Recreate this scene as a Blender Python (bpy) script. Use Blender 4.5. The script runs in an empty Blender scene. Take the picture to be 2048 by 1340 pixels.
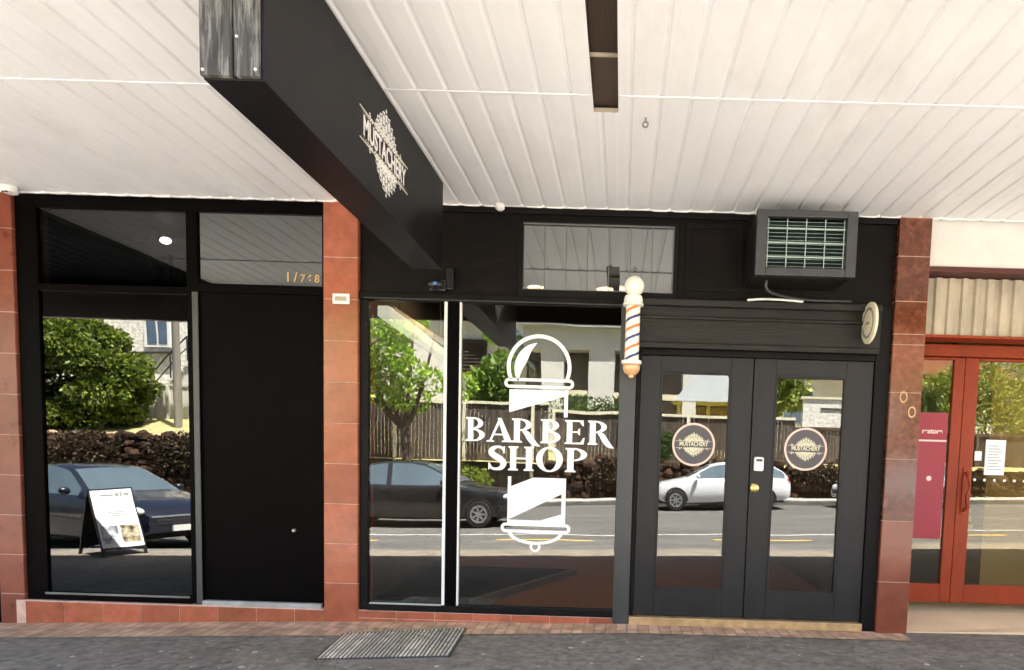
import bpy, math, random
from mathutils import Vector, Matrix, Euler
random.seed(7)
SC = bpy.context.scene
COL = SC.collection
R = math.radians

# ------------------------------------------------------------------ camera
cd = bpy.data.cameras.new('camera')
cam = bpy.data.objects.new('camera', cd)
COL.objects.link(cam)
right = Vector((0.99952014, 0.00584658, 0.03041894))
fwd = Vector((-0.00358484, 0.99726048, -0.07388297))
up = Vector((-0.03076756, 0.07373846, 0.99680289))
mw = Matrix((right, up, -fwd)).transposed().to_4x4()
mw.translation = Vector((0, -5.3, 1.3578))
cam.matrix_world = mw
cd.sensor_fit = 'HORIZONTAL'
cd.sensor_width = 36
cd.lens = 1325 / 2048 * 36
cd.shift_x = (1024 - 1234.7) / 2048
cd.shift_y = (1015.4 - 670) / 2048
cd.clip_start = 0.05
cd.clip_end = 1000
SC.camera = cam

# ------------------------------------------------------------------ world, sun, exposure
SUN_EL, SUN_AZ = R(68), R(46)
w = bpy.data.worlds.new('World')
SC.world = w
w.use_nodes = True
nt = w.node_tree
sky = nt.nodes.new('ShaderNodeTexSky')
sky.sky_type = 'NISHITA'
sky.sun_disc = False
sky.sun_elevation = SUN_EL
sky.sun_rotation = SUN_AZ
sky.air_density = 1.0
sky.dust_density = 4.0
sky.ozone_density = 0.3
bg = nt.nodes['Background']
bg.inputs['Strength'].default_value = 0.05
nt.links.new(sky.outputs[0], bg.inputs['Color'])
sd = bpy.data.lights.new('sun', 'SUN')
sd.energy = 5.0
sd.angle = R(0.5)
sd.color = (1.0, 0.955, 0.89)
sun = bpy.data.objects.new('sun', sd)
COL.objects.link(sun)
dirv = Vector((math.sin(SUN_AZ) * math.cos(SUN_EL), math.cos(SUN_AZ) * math.cos(SUN_EL), math.sin(SUN_EL)))
sun.rotation_euler = dirv.to_track_quat('Z', 'Y').to_euler()
sun.location = (20, 20, 40)
SC.view_settings.view_transform = 'Standard'
SC.view_settings.look = 'None'
SC.view_settings.exposure = 4.33
SC.view_settings.gamma = 1
SC.cycles.use_denoising = True
SC.cycles.max_bounces = 10
SC.cycles.diffuse_bounces = 5
SC.cycles.glossy_bounces = 5
SC.cycles.transparent_max_bounces = 16
SC.cycles.sample_clamp_indirect = 6.0

# ------------------------------------------------------------------ materials
def newmat(name):
    m = bpy.data.materials.new(name)
    m.use_nodes = True
    n = m.node_tree.nodes
    return m, n, m.node_tree.links, n['Principled BSDF']


def mat(name, col, rough=0.6, var=0.12, scale=6.0, bump=0.0, bscale=40.0, metal=0.0, spec=0.5, stretch=(1, 1, 1),
        stain=None, stain_amt=0.0, stain_scale=2.5, island=0.0, coat=0.0, rvar=0.1):
    """painted / stony surface: colour broken up by noise, optional stain patches, per-piece shade, fine bump"""
    m, n, l, p = newmat(name)
    tc = n.new('ShaderNodeTexCoord')
    mp = n.new('ShaderNodeMapping')
    mp.inputs['Scale'].default_value = stretch
    l.new(tc.outputs['Object'], mp.inputs[0])
    no = n.new('ShaderNodeTexNoise')
    no.inputs['Scale'].default_value = scale
    no.inputs['Detail'].default_value = 7
    no.inputs['Roughness'].default_value = 0.62
    l.new(mp.outputs[0], no.inputs['Vector'])
    mx = n.new('ShaderNodeMix')
    mx.data_type = 'RGBA'
    a = [max(0, c * (1 - var)) for c in col[:3]] + [1]
    b = [min(1, c * (1 + var)) for c in col[:3]] + [1]
    mx.inputs[6].default_value = a
    mx.inputs[7].default_value = b
    mr = n.new('ShaderNodeMapRange')
    mr.inputs[1].default_value = 0.3
    mr.inputs[2].default_value = 0.7
    l.new(no.outputs[0], mr.inputs[0])
    l.new(mr.outputs[0], mx.inputs[0])
    out = mx.outputs[2]
    if island:
        g = n.new('ShaderNodeNewGeometry')
        m2 = n.new('ShaderNodeMapRange')
        m2.inputs[3].default_value = 1 - island
        m2.inputs[4].default_value = 1 + island
        l.new(g.outputs['Random Per Island'], m2.inputs[0])
        vm = n.new('ShaderNodeVectorMath')
        vm.operation = 'SCALE'
        l.new(out, vm.inputs[0])
        l.new(m2.outputs[0], vm.inputs['Scale'])
        out = vm.outputs[0]
    if stain is not None:
        n2 = n.new('ShaderNodeTexNoise')
        n2.inputs['Scale'].default_value = stain_scale
        n2.inputs['Detail'].default_value = 9
        n2.inputs['Roughness'].default_value = 0.7
        l.new(mp.outputs[0], n2.inputs['Vector'])
        m3 = n.new('ShaderNodeMapRange')
        m3.inputs[1].default_value = 0.5
        m3.inputs[2].default_value = 0.68
        m3.inputs[4].default_value = stain_amt
        l.new(n2.outputs[0], m3.inputs[0])
        mx2 = n.new('ShaderNodeMix')
        mx2.data_type = 'RGBA'
        mx2.inputs[7].default_value = list(stain) + [1]
        l.new(out, mx2.inputs[6])
        l.new(m3.outputs[0], mx2.inputs[0])
        out = mx2.outputs[2]
    l.new(out, p.inputs['Base Color'])
    rr = n.new('ShaderNodeMapRange')
    rr.inputs[3].default_value = max(0.02, rough - rvar)
    rr.inputs[4].default_value = min(1, rough + rvar)
    l.new(no.outputs[0], rr.inputs[0])
    l.new(rr.outputs[0], p.inputs['Roughness'])
    p.inputs['Metallic'].default_value = metal
    p.inputs['Specular IOR Level'].default_value = spec
    p.inputs['Coat Weight'].default_value = coat
    p.inputs['Coat Roughness'].default_value = 0.05
    if bump:
        nb = n.new('ShaderNodeTexNoise')
        nb.inputs['Scale'].default_value = bscale
        nb.inputs['Detail'].default_value = 8
        l.new(mp.outputs[0], nb.inputs['Vector'])
        bp = n.new('ShaderNodeBump')
        bp.inputs['Strength'].default_value = bump
        bp.inputs['Distance'].default_value = 0.01
        l.new(nb.outputs[0], bp.inputs['Height'])
        l.new(bp.outputs[0], p.inputs['Normal'])
    return m


def glass(name, refl=0.13, tint=(0.3, 0.3, 0.3), wob=0.0):
    """window glass: a clear tinted pane with a mirror-like face"""
    m, n, l, p = newmat(name)
    n.remove(p)
    out = n['Material Output']
    tr = n.new('ShaderNodeBsdfTransparent')
    tr.inputs[0].default_value = list(tint) + [1]
    gl = n.new('ShaderNodeBsdfGlossy')
    gl.inputs['Roughness'].default_value = 0.0
    gl.inputs[0].default_value = (0.96, 0.98, 0.97, 1)
    lw = n.new('ShaderNodeLayerWeight')
    lw.inputs[0].default_value = 0.5
    pw = n.new('ShaderNodeMath')
    pw.operation = 'POWER'
    pw.inputs[1].default_value = 4
    l.new(lw.outputs['Facing'], pw.inputs[0])
    mr = n.new('ShaderNodeMapRange')
    mr.inputs[3].default_value = refl
    mr.inputs[4].default_value = min(1, refl + 0.6)
    l.new(pw.outputs[0], mr.inputs[0])
    mx = n.new('ShaderNodeMixShader')
    l.new(mr.outputs[0], mx.inputs[0])
    l.new(tr.outputs[0], mx.inputs[1])
    l.new(gl.outputs[0], mx.inputs[2])
    if wob:
        tc = n.new('ShaderNodeTexCoord')
        no = n.new('ShaderNodeTexNoise')
        no.inputs['Scale'].default_value = 1.6
        no.inputs['Detail'].default_value = 1
        l.new(tc.outputs['Object'], no.inputs['Vector'])
        bp = n.new('ShaderNodeBump')
        bp.inputs['Strength'].default_value = wob
        bp.inputs['Distance'].default_value = 0.01
        l.new(no.outputs[0], bp.inputs['Height'])
        l.new(bp.outputs[0], gl.inputs['Normal'])
    l.new(mx.outputs[0], out.inputs[0])
    return m


def leafmat(name, dark, light):
    m, n, l, p = newmat(name)
    g = n.new('ShaderNodeNewGeometry')
    mx = n.new('ShaderNodeMix')
    mx.data_type = 'RGBA'
    mx.inputs[6].default_value = list(dark) + [1]
    mx.inputs[7].default_value = list(light) + [1]
    l.new(g.outputs['Random Per Island'], mx.inputs[0])
    l.new(mx.outputs[2], p.inputs['Base Color'])
    p.inputs['Roughness'].default_value = 0.55
    tl = n.new('ShaderNodeBsdfTranslucent')
    l.new(mx.outputs[2], tl.inputs[0])
    ms = n.new('ShaderNodeMixShader')
    ms.inputs[0].default_value = 0.3
    l.new(p.outputs[0], ms.inputs[1])
    l.new(tl.outputs[0], ms.inputs[2])
    l.new(ms.outputs[0], n['Material Output'].inputs[0])
    return m


def lampmat(name, col, strength):
    m, n, l, p = newmat(name)
    p.inputs['Base Color'].default_value = list(col) + [1]
    p.inputs['Emission Color'].default_value = list(col) + [1]
    p.inputs['Emission Strength'].default_value = strength
    return m


def brickmat(name, c1, c2, mortar, bw, bh, ms=0.006, off=0.5, axis='XZ', rough=0.7):
    m, n, l, p = newmat(name)
    tc = n.new('ShaderNodeTexCoord')
    sep = n.new('ShaderNodeSeparateXYZ')
    com = n.new('ShaderNodeCombineXYZ')
    l.new(tc.outputs['Object'], sep.inputs[0])
    l.new(sep.outputs[axis[0]], com.inputs[0])
    l.new(sep.outputs[axis[1]], com.inputs[1])
    b = n.new('ShaderNodeTexBrick')
    b.offset = off
    b.inputs['Scale'].default_value = 1
    b.inputs['Color1'].default_value = list(c1) + [1]
    b.inputs['Color2'].default_value = list(c2) + [1]
    b.inputs['Mortar'].default_value = list(mortar) + [1]
    b.inputs['Mortar Size'].default_value = ms
    b.inputs['Brick Width'].default_value = bw
    b.inputs['Row Height'].default_value = bh
    l.new(com.outputs[0], b.inputs['Vector'])
    no = n.new('ShaderNodeTexNoise')
    no.inputs['Scale'].default_value = 9
    no.inputs['Detail'].default_value = 8
    l.new(tc.outputs['Object'], no.inputs['Vector'])
    mr = n.new('ShaderNodeMapRange')
    mr.inputs[1].default_value = 0.3
    mr.inputs[2].default_value = 0.7
    mr.inputs[3].default_value = 0.65
    mr.inputs[4].default_value = 1.3
    l.new(no.outputs[0], mr.inputs[0])
    vm = n.new('ShaderNodeVectorMath')
    vm.operation = 'SCALE'
    l.new(b.outputs[0], vm.inputs[0])
    l.new(mr.outputs[0], vm.inputs['Scale'])
    l.new(vm.outputs[0], p.inputs['Base Color'])
    p.inputs['Roughness'].default_value = rough
    bp = n.new('ShaderNodeBump')
    bp.inputs['Strength'].default_value = 0.5
    bp.inputs['Distance'].default_value = 0.006
    bp.invert = True
    l.new(b.outputs['Fac'], bp.inputs['Height'])
    l.new(bp.outputs[0], p.inputs['Normal'])
    return m


def photomat(name, c1, c2, c3, scale):
    """blurred printed picture"""
    m, n, l, p = newmat(name)
    tc = n.new('ShaderNodeTexCoord')
    no = n.new('ShaderNodeTexNoise')
    no.inputs['Scale'].default_value = scale
    no.inputs['Detail'].default_value = 3
    l.new(tc.outputs['Object'], no.inputs['Vector'])
    cr = n.new('ShaderNodeValToRGB')
    cr.color_ramp.elements[0].position = 0.35
    cr.color_ramp.elements[0].color = list(c1) + [1]
    cr.color_ramp.elements[1].position = 0.68
    cr.color_ramp.elements[1].color = list(c3) + [1]
    e = cr.color_ramp.elements.new(0.5)
    e.color = list(c2) + [1]
    l.new(no.outputs[0], cr.inputs[0])
    l.new(cr.outputs[0], p.inputs['Base Color'])
    return m


M = {}
M['asphalt'] = mat('footpath_asphalt', (0.225, 0.192, 0.155), 0.9, 0.4, 16.0, 1.0, 150, stain=(0.13, 0.112, 0.092), stain_amt=0.75, stain_scale=1.7, spec=0.25)
def add_cracks(m):
    n, l = m.node_tree.nodes, m.node_tree.links
    p = n['Principled BSDF']
    src = p.inputs['Base Color'].links[0].from_socket
    tc = n.new('ShaderNodeTexCoord')
    no = n.new('ShaderNodeTexNoise')
    no.inputs['Scale'].default_value = 5
    av = n.new('ShaderNodeVectorMath')
    av.operation = 'MULTIPLY_ADD'
    av.inputs[1].default_value = (.22, .22, .22)
    l.new(tc.outputs['Object'], no.inputs['Vector'])
    l.new(no.outputs['Color'], av.inputs[0])
    l.new(tc.outputs['Object'], av.inputs[2])
    vo = n.new('ShaderNodeTexVoronoi')
    vo.feature = 'DISTANCE_TO_EDGE'
    vo.inputs['Scale'].default_value = 0.9
    l.new(av.outputs[0], vo.inputs['Vector'])
    mr = n.new('ShaderNodeMapRange')
    mr.inputs[1].default_value = 0.001
    mr.inputs[2].default_value = 0.008
    mr.inputs[3].default_value = 0.68
    mr.inputs[4].default_value = 1.0
    l.new(vo.outputs['Distance'], mr.inputs[0])
    sc = n.new('ShaderNodeVectorMath')
    sc.operation = 'SCALE'
    l.new(src, sc.inputs[0])
    l.new(mr.outputs[0], sc.inputs['Scale'])
    l.new(sc.outputs[0], p.inputs['Base Color'])


add_cracks(M['asphalt'])
M['road'] = mat('road_asphalt', (0.098, 0.094, 0.088), 0.88, 0.2, 2.0, 0.4, 90, stain=(0.14, 0.134, 0.125), stain_amt=0.5, stain_scale=1.0, stretch=(0.25, 1, 1), spec=0.25)
M['concrete'] = mat('concrete', (0.34, 0.33, 0.31), 0.85, 0.2, 3, 0.3, 50, stain=(0.2, 0.19, 0.17), stain_amt=0.5)
M['brickedge'] = brickmat('edging_brick', (0.58, 0.36, 0.23), (0.42, 0.25, 0.15), (0.26, 0.21, 0.17), 0.085, 0.23, 0.006, 0.0, 'XY', 0.85)
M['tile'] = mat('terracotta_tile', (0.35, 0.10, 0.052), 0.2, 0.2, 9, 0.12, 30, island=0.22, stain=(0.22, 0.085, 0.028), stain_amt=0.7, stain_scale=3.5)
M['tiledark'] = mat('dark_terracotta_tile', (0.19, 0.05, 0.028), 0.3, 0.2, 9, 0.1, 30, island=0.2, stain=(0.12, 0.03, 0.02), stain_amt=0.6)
M['tilepale'] = mat('faded_terracotta_tile', (0.20, 0.057, 0.031), 0.18, 0.14, 9, 0.05, 30, island=0.12)
M['granite'] = mat('polished_red_granite', (0.125, 0.037, 0.017), 0.14, 0.35, 22, 0.0, 30, island=0.18, stain=(0.22, 0.085, 0.05), stain_amt=0.6, stain_scale=11)
M['grout'] = mat('grout', (0.55, 0.36, 0.28), 0.85, 0.2, 9)
M['black'] = mat('black_paint', (0.006, 0.005, 0.005), 0.5, 0.3, 5, 0.05, 25, stain=(0.012, 0.010, 0.009), stain_amt=0.4, spec=0.12)
M['blackmatt'] = mat('dull_black_paint', (0.0026, 0.002, 0.002), 0.4, 0.3, 5, 0.04, 20, spec=0.025)
M['brownblack'] = mat('brown_black_board', (0.006, 0.0046, 0.004), 0.55, 0.3, 5, 0.08, 25, stretch=(1, 1, 4), stain=(0.016, 0.012, 0.010), stain_amt=0.4, spec=0.1)
M['beamwood'] = mat('weathered_dark_timber', (0.011, 0.009, 0.0075), 0.42, 0.5, 7, 0.4, 24, stretch=(0.5, 3, 9), stain=(0.030, 0.026, 0.022), stain_amt=0.5, stain_scale=4, spec=0.3)
M['doorgrey'] = mat('charcoal_door_paint', (0.014, 0.0128, 0.0128), 0.45, 0.25, 5, 0.06, 30, stretch=(2, 1, 0.6), stain=(0.010, 0.0095, 0.010), stain_amt=0.5, spec=0.3)
M['steel'] = mat('grey_steel', (0.035, 0.036, 0.037), 0.38, 0.2, 4, stretch=(1, 1, 0.3))
M['alu'] = mat('aluminium_edge', (0.55, 0.54, 0.5), 0.35, 0.15, 6, metal=0.7)
M['aludull'] = mat('dull_aluminium', (0.16, 0.16, 0.155), 0.4, 0.2, 6, metal=0.5)
M['white'] = mat('white_paint', (0.82, 0.81, 0.77), 0.5, 0.05, 5)
M['soffit'] = mat('soffit_sheet', (0.84, 0.85, 0.86), 0.45, 0.045, 1.2, stain=(0.71, 0.70, 0.68), stain_amt=0.6, stain_scale=1.1, stretch=(1.2, 0.5, 1))
M['cream'] = mat('cream_render', (0.66, 0.635, 0.59), 0.75, 0.06, 4, 0.1, 40)
M['signblack'] = mat('sign_satin_black', (0.0075, 0.007, 0.0085), 0.42, 0.3, 3, spec=0.2)
M['oldboard'] = mat('weathered_grey_board', (0.050, 0.047, 0.043), 0.85, 0.6, 6, 0.5, 30, stretch=(5, 1, 0.5), stain=(0.30, 0.285, 0.25), stain_amt=0.8, stain_scale=5, spec=0.15)
M['vinyl'] = mat('white_vinyl', (0.86, 0.85, 0.83), 0.45, 0.03, 6)
M['gold'] = mat('pale_gold_print', (0.72, 0.66, 0.45), 0.5, 0.15, 12)
M['rose'] = mat('pale_rose_print', (0.78, 0.62, 0.58), 0.5, 0.15, 12)
M['decal'] = mat('dark_plum_vinyl', (0.06, 0.05, 0.055), 0.4, 0.1, 6)
M['ringpink'] = mat('pale_ring_vinyl', (0.72, 0.50, 0.42), 0.45, 0.15, 4)
M['brass'] = mat('brass', (0.75, 0.55, 0.2), 0.3, 0.1, 8, metal=0.9)
M['brassdull'] = mat('worn_brass_strip', (0.5, 0.33, 0.16), 0.45, 0.3, 12, metal=0.5)
M['redpaint'] = mat('red_door_paint', (0.27, 0.036, 0.008), 0.45, 0.2, 5, 0.05, 25, stretch=(2, 1, 0.6), stain=(0.17, 0.02, 0.005), stain_amt=0.5, spec=0.25)
M['redtrim'] = mat('dark_red_trim', (0.07, 0.010, 0.006), 0.5, 0.2, 5)
M['burgundy'] = mat('burgundy_poster', (0.30, 0.004, 0.022), 0.4, 0.08, 4)
M['paper'] = mat('white_paper', (0.8, 0.79, 0.8), 0.7, 0.03, 10)
M['ink'] = mat('grey_ink', (0.25, 0.25, 0.25), 0.7, 0.1, 10)
M['valance'] = mat('cream_corrugated_sheet', (0.42, 0.36, 0.27), 0.6, 0.2, 6, stain=(0.26, 0.21, 0.15), stain_amt=0.6, stain_scale=4, stretch=(1, 1, 0.5))
M['beigefloor'] = mat('beige_tiles', (0.72, 0.52, 0.32), 0.6, 0.12, 5, stain=(0.5, 0.36, 0.22), stain_amt=0.5)
M['brownslot'] = mat('brown_metal', (0.07, 0.045, 0.03), 0.5, 0.25, 5)
M['acgrey'] = mat('charcoal_casing', (0.04, 0.042, 0.044), 0.5, 0.2, 6)
M['wire'] = mat('pale_wire', (0.36, 0.46, 0.41), 0.4, 0.1, 6, metal=0.3)
M['fins'] = mat('green_grey_fins', (0.028, 0.045, 0.042), 0.45, 0.3, 14, metal=0.3)
M['plasticw'] = mat('white_plastic', (0.8, 0.79, 0.74), 0.35, 0.04, 5)
M['discream'] = mat('cream_disc', (0.78, 0.70, 0.52), 0.4, 0.08, 6)
M['plastick'] = mat('black_plastic', (0.01, 0.01, 0.012), 0.3, 0.1, 5)
M['lens'] = mat('blue_glint_lens', (0.02, 0.12, 0.35), 0.08, 0.1, 5, coat=1)  # blue glint put into the lens colour
M['globe'] = mat('opal_globe', (0.86, 0.82, 0.72), 0.15, 0.03, 4, coat=0.6)
M['orangecap'] = mat('amber_cap', (0.75, 0.42, 0.2), 0.25, 0.12, 8, coat=0.4)
M['orange'] = mat('orange_stripe', (0.75, 0.2, 0.04), 0.3, 0.08, 8)
M['navy'] = mat('navy_stripe', (0.02, 0.04, 0.16), 0.3, 0.1, 8)
M['timberfloor'] = mat('warm_timber_floor', (0.17, 0.075, 0.035), 0.35, 0.35, 4, stretch=(6, 0.7, 1))
M['room'] = mat('dark_interior_paint', (0.05, 0.045, 0.042), 0.8, 0.2, 3)
M['olive'] = mat('olive_interior', (0.17, 0.125, 0.055), 0.8, 0.15, 2)
M['glass'] = glass('shop_window_glass', 0.075, (0.62, 0.62, 0.6), 0.10)
M['glassdoor'] = glass('door_glass', 0.075, (0.6, 0.6, 0.58), 0.08)
M['glassleft'] = glass('dark_window_glass', 0.088, (0.18, 0.18, 0.19), 0.10)
M['glassdim'] = glass('dim_transom_glass', 0.05, (0.4, 0.4, 0.42))
M['glasstr'] = glass('transom_glass', 0.17, (0.1, 0.1, 0.1))
M['glasslouv'] = glass('louvre_glass', 0.28, (0.12, 0.12, 0.12))
M['glassred'] = glass('brown_door_glass', 0.055, (0.9, 0.86, 0.72))
M['lampw'] = lampmat('lit_lamp', (1, 0.97, 0.92), 1.1)
M['warmlamp'] = lampmat('warm_lamp', (1.0, 0.68, 0.36), 13)
M['tubel'] = lampmat('lit_tube', (0.62, 0.62, 0.52), 0.12)

# ------------------------------------------------------------------ mesh builder
class MB:
    def __init__(s):
        s.v, s.f = [], []

    def add(s, vs, fs):
        o = len(s.v)
        s.v += [tuple(q) for q in vs]
        s.f += [tuple(i + o for i in f) for f in fs]
        return s

    def box(s, x0, y0, z0, x1, y1, z1):
        return s.add([(x0, y0, z0), (x1, y0, z0), (x1, y1, z0), (x0, y1, z0), (x0, y0, z1), (x1, y0, z1), (x1, y1, z1), (x0, y1, z1)],
                     [(0, 3, 2, 1), (4, 5, 6, 7), (0, 1, 5, 4), (1, 2, 6, 5), (2, 3, 7, 6), (3, 0, 4, 7)])

    def prism(s, poly, a, b, ax='Y'):
        """poly: 2D outline; ax Y: (x,z) between y=a..b; ax X: (y,z); ax Z: (x,y)"""
        def pt(p, t):
            return {'Y': (p[0], t, p[1]), 'X': (t, p[0], p[1]), 'Z': (p[0], p[1], t)}[ax]
        n = len(poly)
        vs = [pt(p, a) for p in poly] + [pt(p, b) for p in poly]
        fs = [tuple(range(n - 1, -1, -1)), tuple(range(n, 2 * n))]
        fs += [(i, (i + 1) % n, (i + 1) % n + n, i + n) for i in range(n)]
        return s.add(vs, fs)

    def ring(s, c, r0, r1, a0, a1, ya, yb, n=40, ax='Y', ez=1.0):
        """flat ring sector in the XZ (ax Y) or YZ (ax X) plane, r0 may be 0"""
        def pt(r, t, y):
            u, vv = c[0] + r * math.cos(t), c[1] + r * ez * math.sin(t)
            return (u, y, vv) if ax == 'Y' else (y, u, vv)
        vs, fs = [], []
        for i in range(n + 1):
            t = a0 + (a1 - a0) * i / n
            vs += [pt(r0, t, ya), pt(r1, t, ya), pt(r0, t, yb), pt(r1, t, yb)]
        for i in range(n):
            o, q = 4 * i, 4 * i + 4
            fs += [(o, o + 1, q + 1, q), (o + 2, q + 2, q + 3, o + 3), (o + 1, o + 3, q + 3, q + 1), (o, q, q + 2, o + 2)]
        return s.add(vs, fs)

    def strip(s, outer, inner, ya, yb, ax='Y'):
        """band between two equally long 2D polylines"""
        def pt(p, y):
            return (p[0], y, p[1]) if ax == 'Y' else (y, p[0], p[1])
        vs, fs = [], []
        for a, b in zip(outer, inner):
            vs += [pt(a, ya), pt(b, ya), pt(a, yb), pt(b, yb)]
        n = len(outer)
        for i in range(n - 1):
            o, q = 4 * i, 4 * i + 4
            fs += [(o, o + 1, q + 1, q), (o + 2, q + 2, q + 3, o + 3), (o + 1, o + 3, q + 3, q + 1), (o, q, q + 2, o + 2)]
        fs += [(0, 2, 3, 1), (4 * n - 4, 4 * n - 3, 4 * n - 1, 4 * n - 2)]
        return s.add(vs, fs)

    def tube(s, pts, r, n=8, r2=None):
        pts = [Vector(p) for p in pts]
        vs, fs = [], []
        k = len(pts)
        for i, p in enumerate(pts):
            d = (pts[min(i + 1, k - 1)] - pts[max(i - 1, 0)]).normalized()
            u = d.cross(Vector((0, 0, 1)))
            if u.length < 1e-3:
                u = d.cross(Vector((1, 0, 0)))
            u.normalize()
            v2 = d.cross(u)
            rr = r if r2 is None else r + (r2 - r) * i / max(1, k - 1)
            for j in range(n):
                t = 2 * math.pi * j / n
                vs.append(p + u * rr * math.cos(t) + v2 * rr * math.sin(t))
        for i in range(k - 1):
            for j in range(n):
                fs.append((i * n + j, i * n + (j + 1) % n, (i + 1) * n + (j + 1) % n, (i + 1) * n + j))
        fs += [tuple(range(n - 1, -1, -1)), tuple(range((k - 1) * n, k * n))]
        return s.add(vs, fs)

    def lathe(s, prof, c, n=32, ax='Z'):
        vs, fs = [], []
        for r, h in prof:
            for j in range(n):
                t = 2 * math.pi * j / n
                a, b = r * math.cos(t), r * math.sin(t)
                vs.append({'Z': (c[0] + a, c[1] + b, c[2] + h), 'Y': (c[0] + a, c[1] + h, c[2] + b), 'X': (c[0] + h, c[1] + a, c[2] + b)}[ax])
        for i in range(len(prof) - 1):
            for j in range(n):
                fs.append((i * n + j, i * n + (j + 1) % n, (i + 1) * n + (j + 1) % n, (i + 1) * n + j))
        fs += [tuple(range(n - 1, -1, -1)), tuple(range((len(prof) - 1) * n, len(prof) * n))]
        return s.add(vs, fs)

    def ball(s, c, r, n=20, m=12, sc=(1, 1, 1)):
        pr = [(max(1e-4, r * math.sin(math.pi * i / m)), -r * math.cos(math.pi * i / m)) for i in range(m + 1)]
        o = len(s.v)
        s.lathe(pr, (0, 0, 0), n)
        for i in range(o, len(s.v)):
            q = s.v[i]
            s.v[i] = (c[0] + q[0] * sc[0], c[1] + q[1] * sc[1], c[2] + q[2] * sc[2])
        return s

    def build(s, name, m, parent=None, bevel=0, smooth=False, mats=None, fm=None, seg=2):
        used = sorted({i for f in s.f for i in f})
        if len(used) < len(s.v):
            re_ = {a: k for k, a in enumerate(used)}
            s.v = [s.v[a] for a in used]
            s.f = [tuple(re_[i] for i in f) for f in s.f]
        me = bpy.data.meshes.new(name)
        off = parent.location if parent is not None else Vector((0, 0, 0))
        if parent is not None and parent.parent is not None:
            off = off + parent.parent.location
        me.from_pydata([(q[0] - off[0], q[1] - off[1], q[2] - off[2]) for q in s.v], [], s.f)
        for mm in (mats or [m]):
            me.materials.append(mm)
        if fm:
            for i, k in enumerate(fm):
                me.polygons[i].material_index = k
        if smooth:
            for p in me.polygons:
                p.use_smooth = True
        o = bpy.data.objects.new(name, me)
        COL.objects.link(o)
        if parent is not None:
            o.parent = parent
        if bevel:
            b = o.modifiers.new('bevel', 'BEVEL')
            b.width = bevel
            b.segments = seg
            b.limit_method = 'ANGLE'
        if smooth:
            e = o.modifiers.new('split', 'EDGE_SPLIT')
            e.split_angle = R(40)
        return o


def tag(o, label=None, cat=None, group=None, kind=None):
    for k, v in (('label', label), ('category', cat), ('group', group), ('kind', kind)):
        if v:
            o[k] = v
    return o


def thing(name, label, cat, loc=(0, 0, 0), group=None):
    o = bpy.data.objects.new(name, None)
    o.empty_display_size = 0.2
    COL.objects.link(o)
    o.location = loc
    return tag(o, label, cat, group)


def part(name, m, parent, bevel=0, smooth=False):
    """decorator-free helper: returns an MB whose build goes to parent"""
    return MB()


def bx(name, m, parent, a, b, bevel=0.003):
    return MB().box(*a, *b).build(name, m, parent, bevel)


def text_into(mb, s, size, origin, udir, vdir, depth=0.001, align='CENTER', bold=0.0, xs=1.0):
    """flat lettering with the built-in font, laid on the plane spanned by udir (reading direction) and vdir (up)"""
    cu = bpy.data.curves.new('t', 'FONT')
    cu.body = s
    cu.size = size
    cu.align_x = align
    cu.extrude = depth
    cu.offset = bold
    o = bpy.data.objects.new('t', cu)
    COL.objects.link(o)
    dg = bpy.context.evaluated_depsgraph_get()
    me = bpy.data.meshes.new_from_object(o.evaluated_get(dg))
    u, v = Vector(udir), Vector(vdir)
    nn = u.cross(v)
    og = Vector(origin)
    mb.add([og + u * q.co.x * xs + v * q.co.y + nn * q.co.z for q in me.vertices], [tuple(p.vertices) for p in me.polygons])
    bpy.data.objects.remove(o)
    bpy.data.curves.remove(cu)
    bpy.data.meshes.remove(me)


def lerp(x, tab):
    if x <= tab[0][0]:
        return tab[0][1]
    for (a, va), (b, vb) in zip(tab, tab[1:]):
        if x <= b:
            return va + (vb - va) * (x - a) / (b - a)
    return tab[-1][1]


SL = 0.031                                     # the street climbs gently towards +x
FOOT = [(-14, -0.42), (-6, -0.165), (-4.87, -0.125), (-2.37, -0.03), (0.15, 0.03), (2.3, 0.02), (4, 0.04), (14, 0.35)]


def gz(x, y):
    t = min(1, max(0, -y / 2.5))
    return (1 - t) * lerp(x, FOOT) + t * (SL * x - 0.01)


def rz(x):
    return SL * x - 0.14


def sheet(name, m, x0, x1, y0, y1, nx, ny, zf, kind='structure', parent=None):
    b = MB()
    vs = [(x0 + (x1 - x0) * i / nx, y0 + (y1 - y0) * j / ny, 0) for j in range(ny + 1) for i in range(nx + 1)]
    vs = [(x, y, zf(x, y)) for x, y, _ in vs]
    fs = [(j * (nx + 1) + i, j * (nx + 1) + i + 1, (j + 1) * (nx + 1) + i + 1, (j + 1) * (nx + 1) + i) for j in range(ny) for i in range(nx)]
    b.add(vs, fs)
    o = b.build(name, m, parent, smooth=False)
    if kind:
        o['kind'] = kind
    return o


KERB = -4.5
FARK = -15.6
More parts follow.
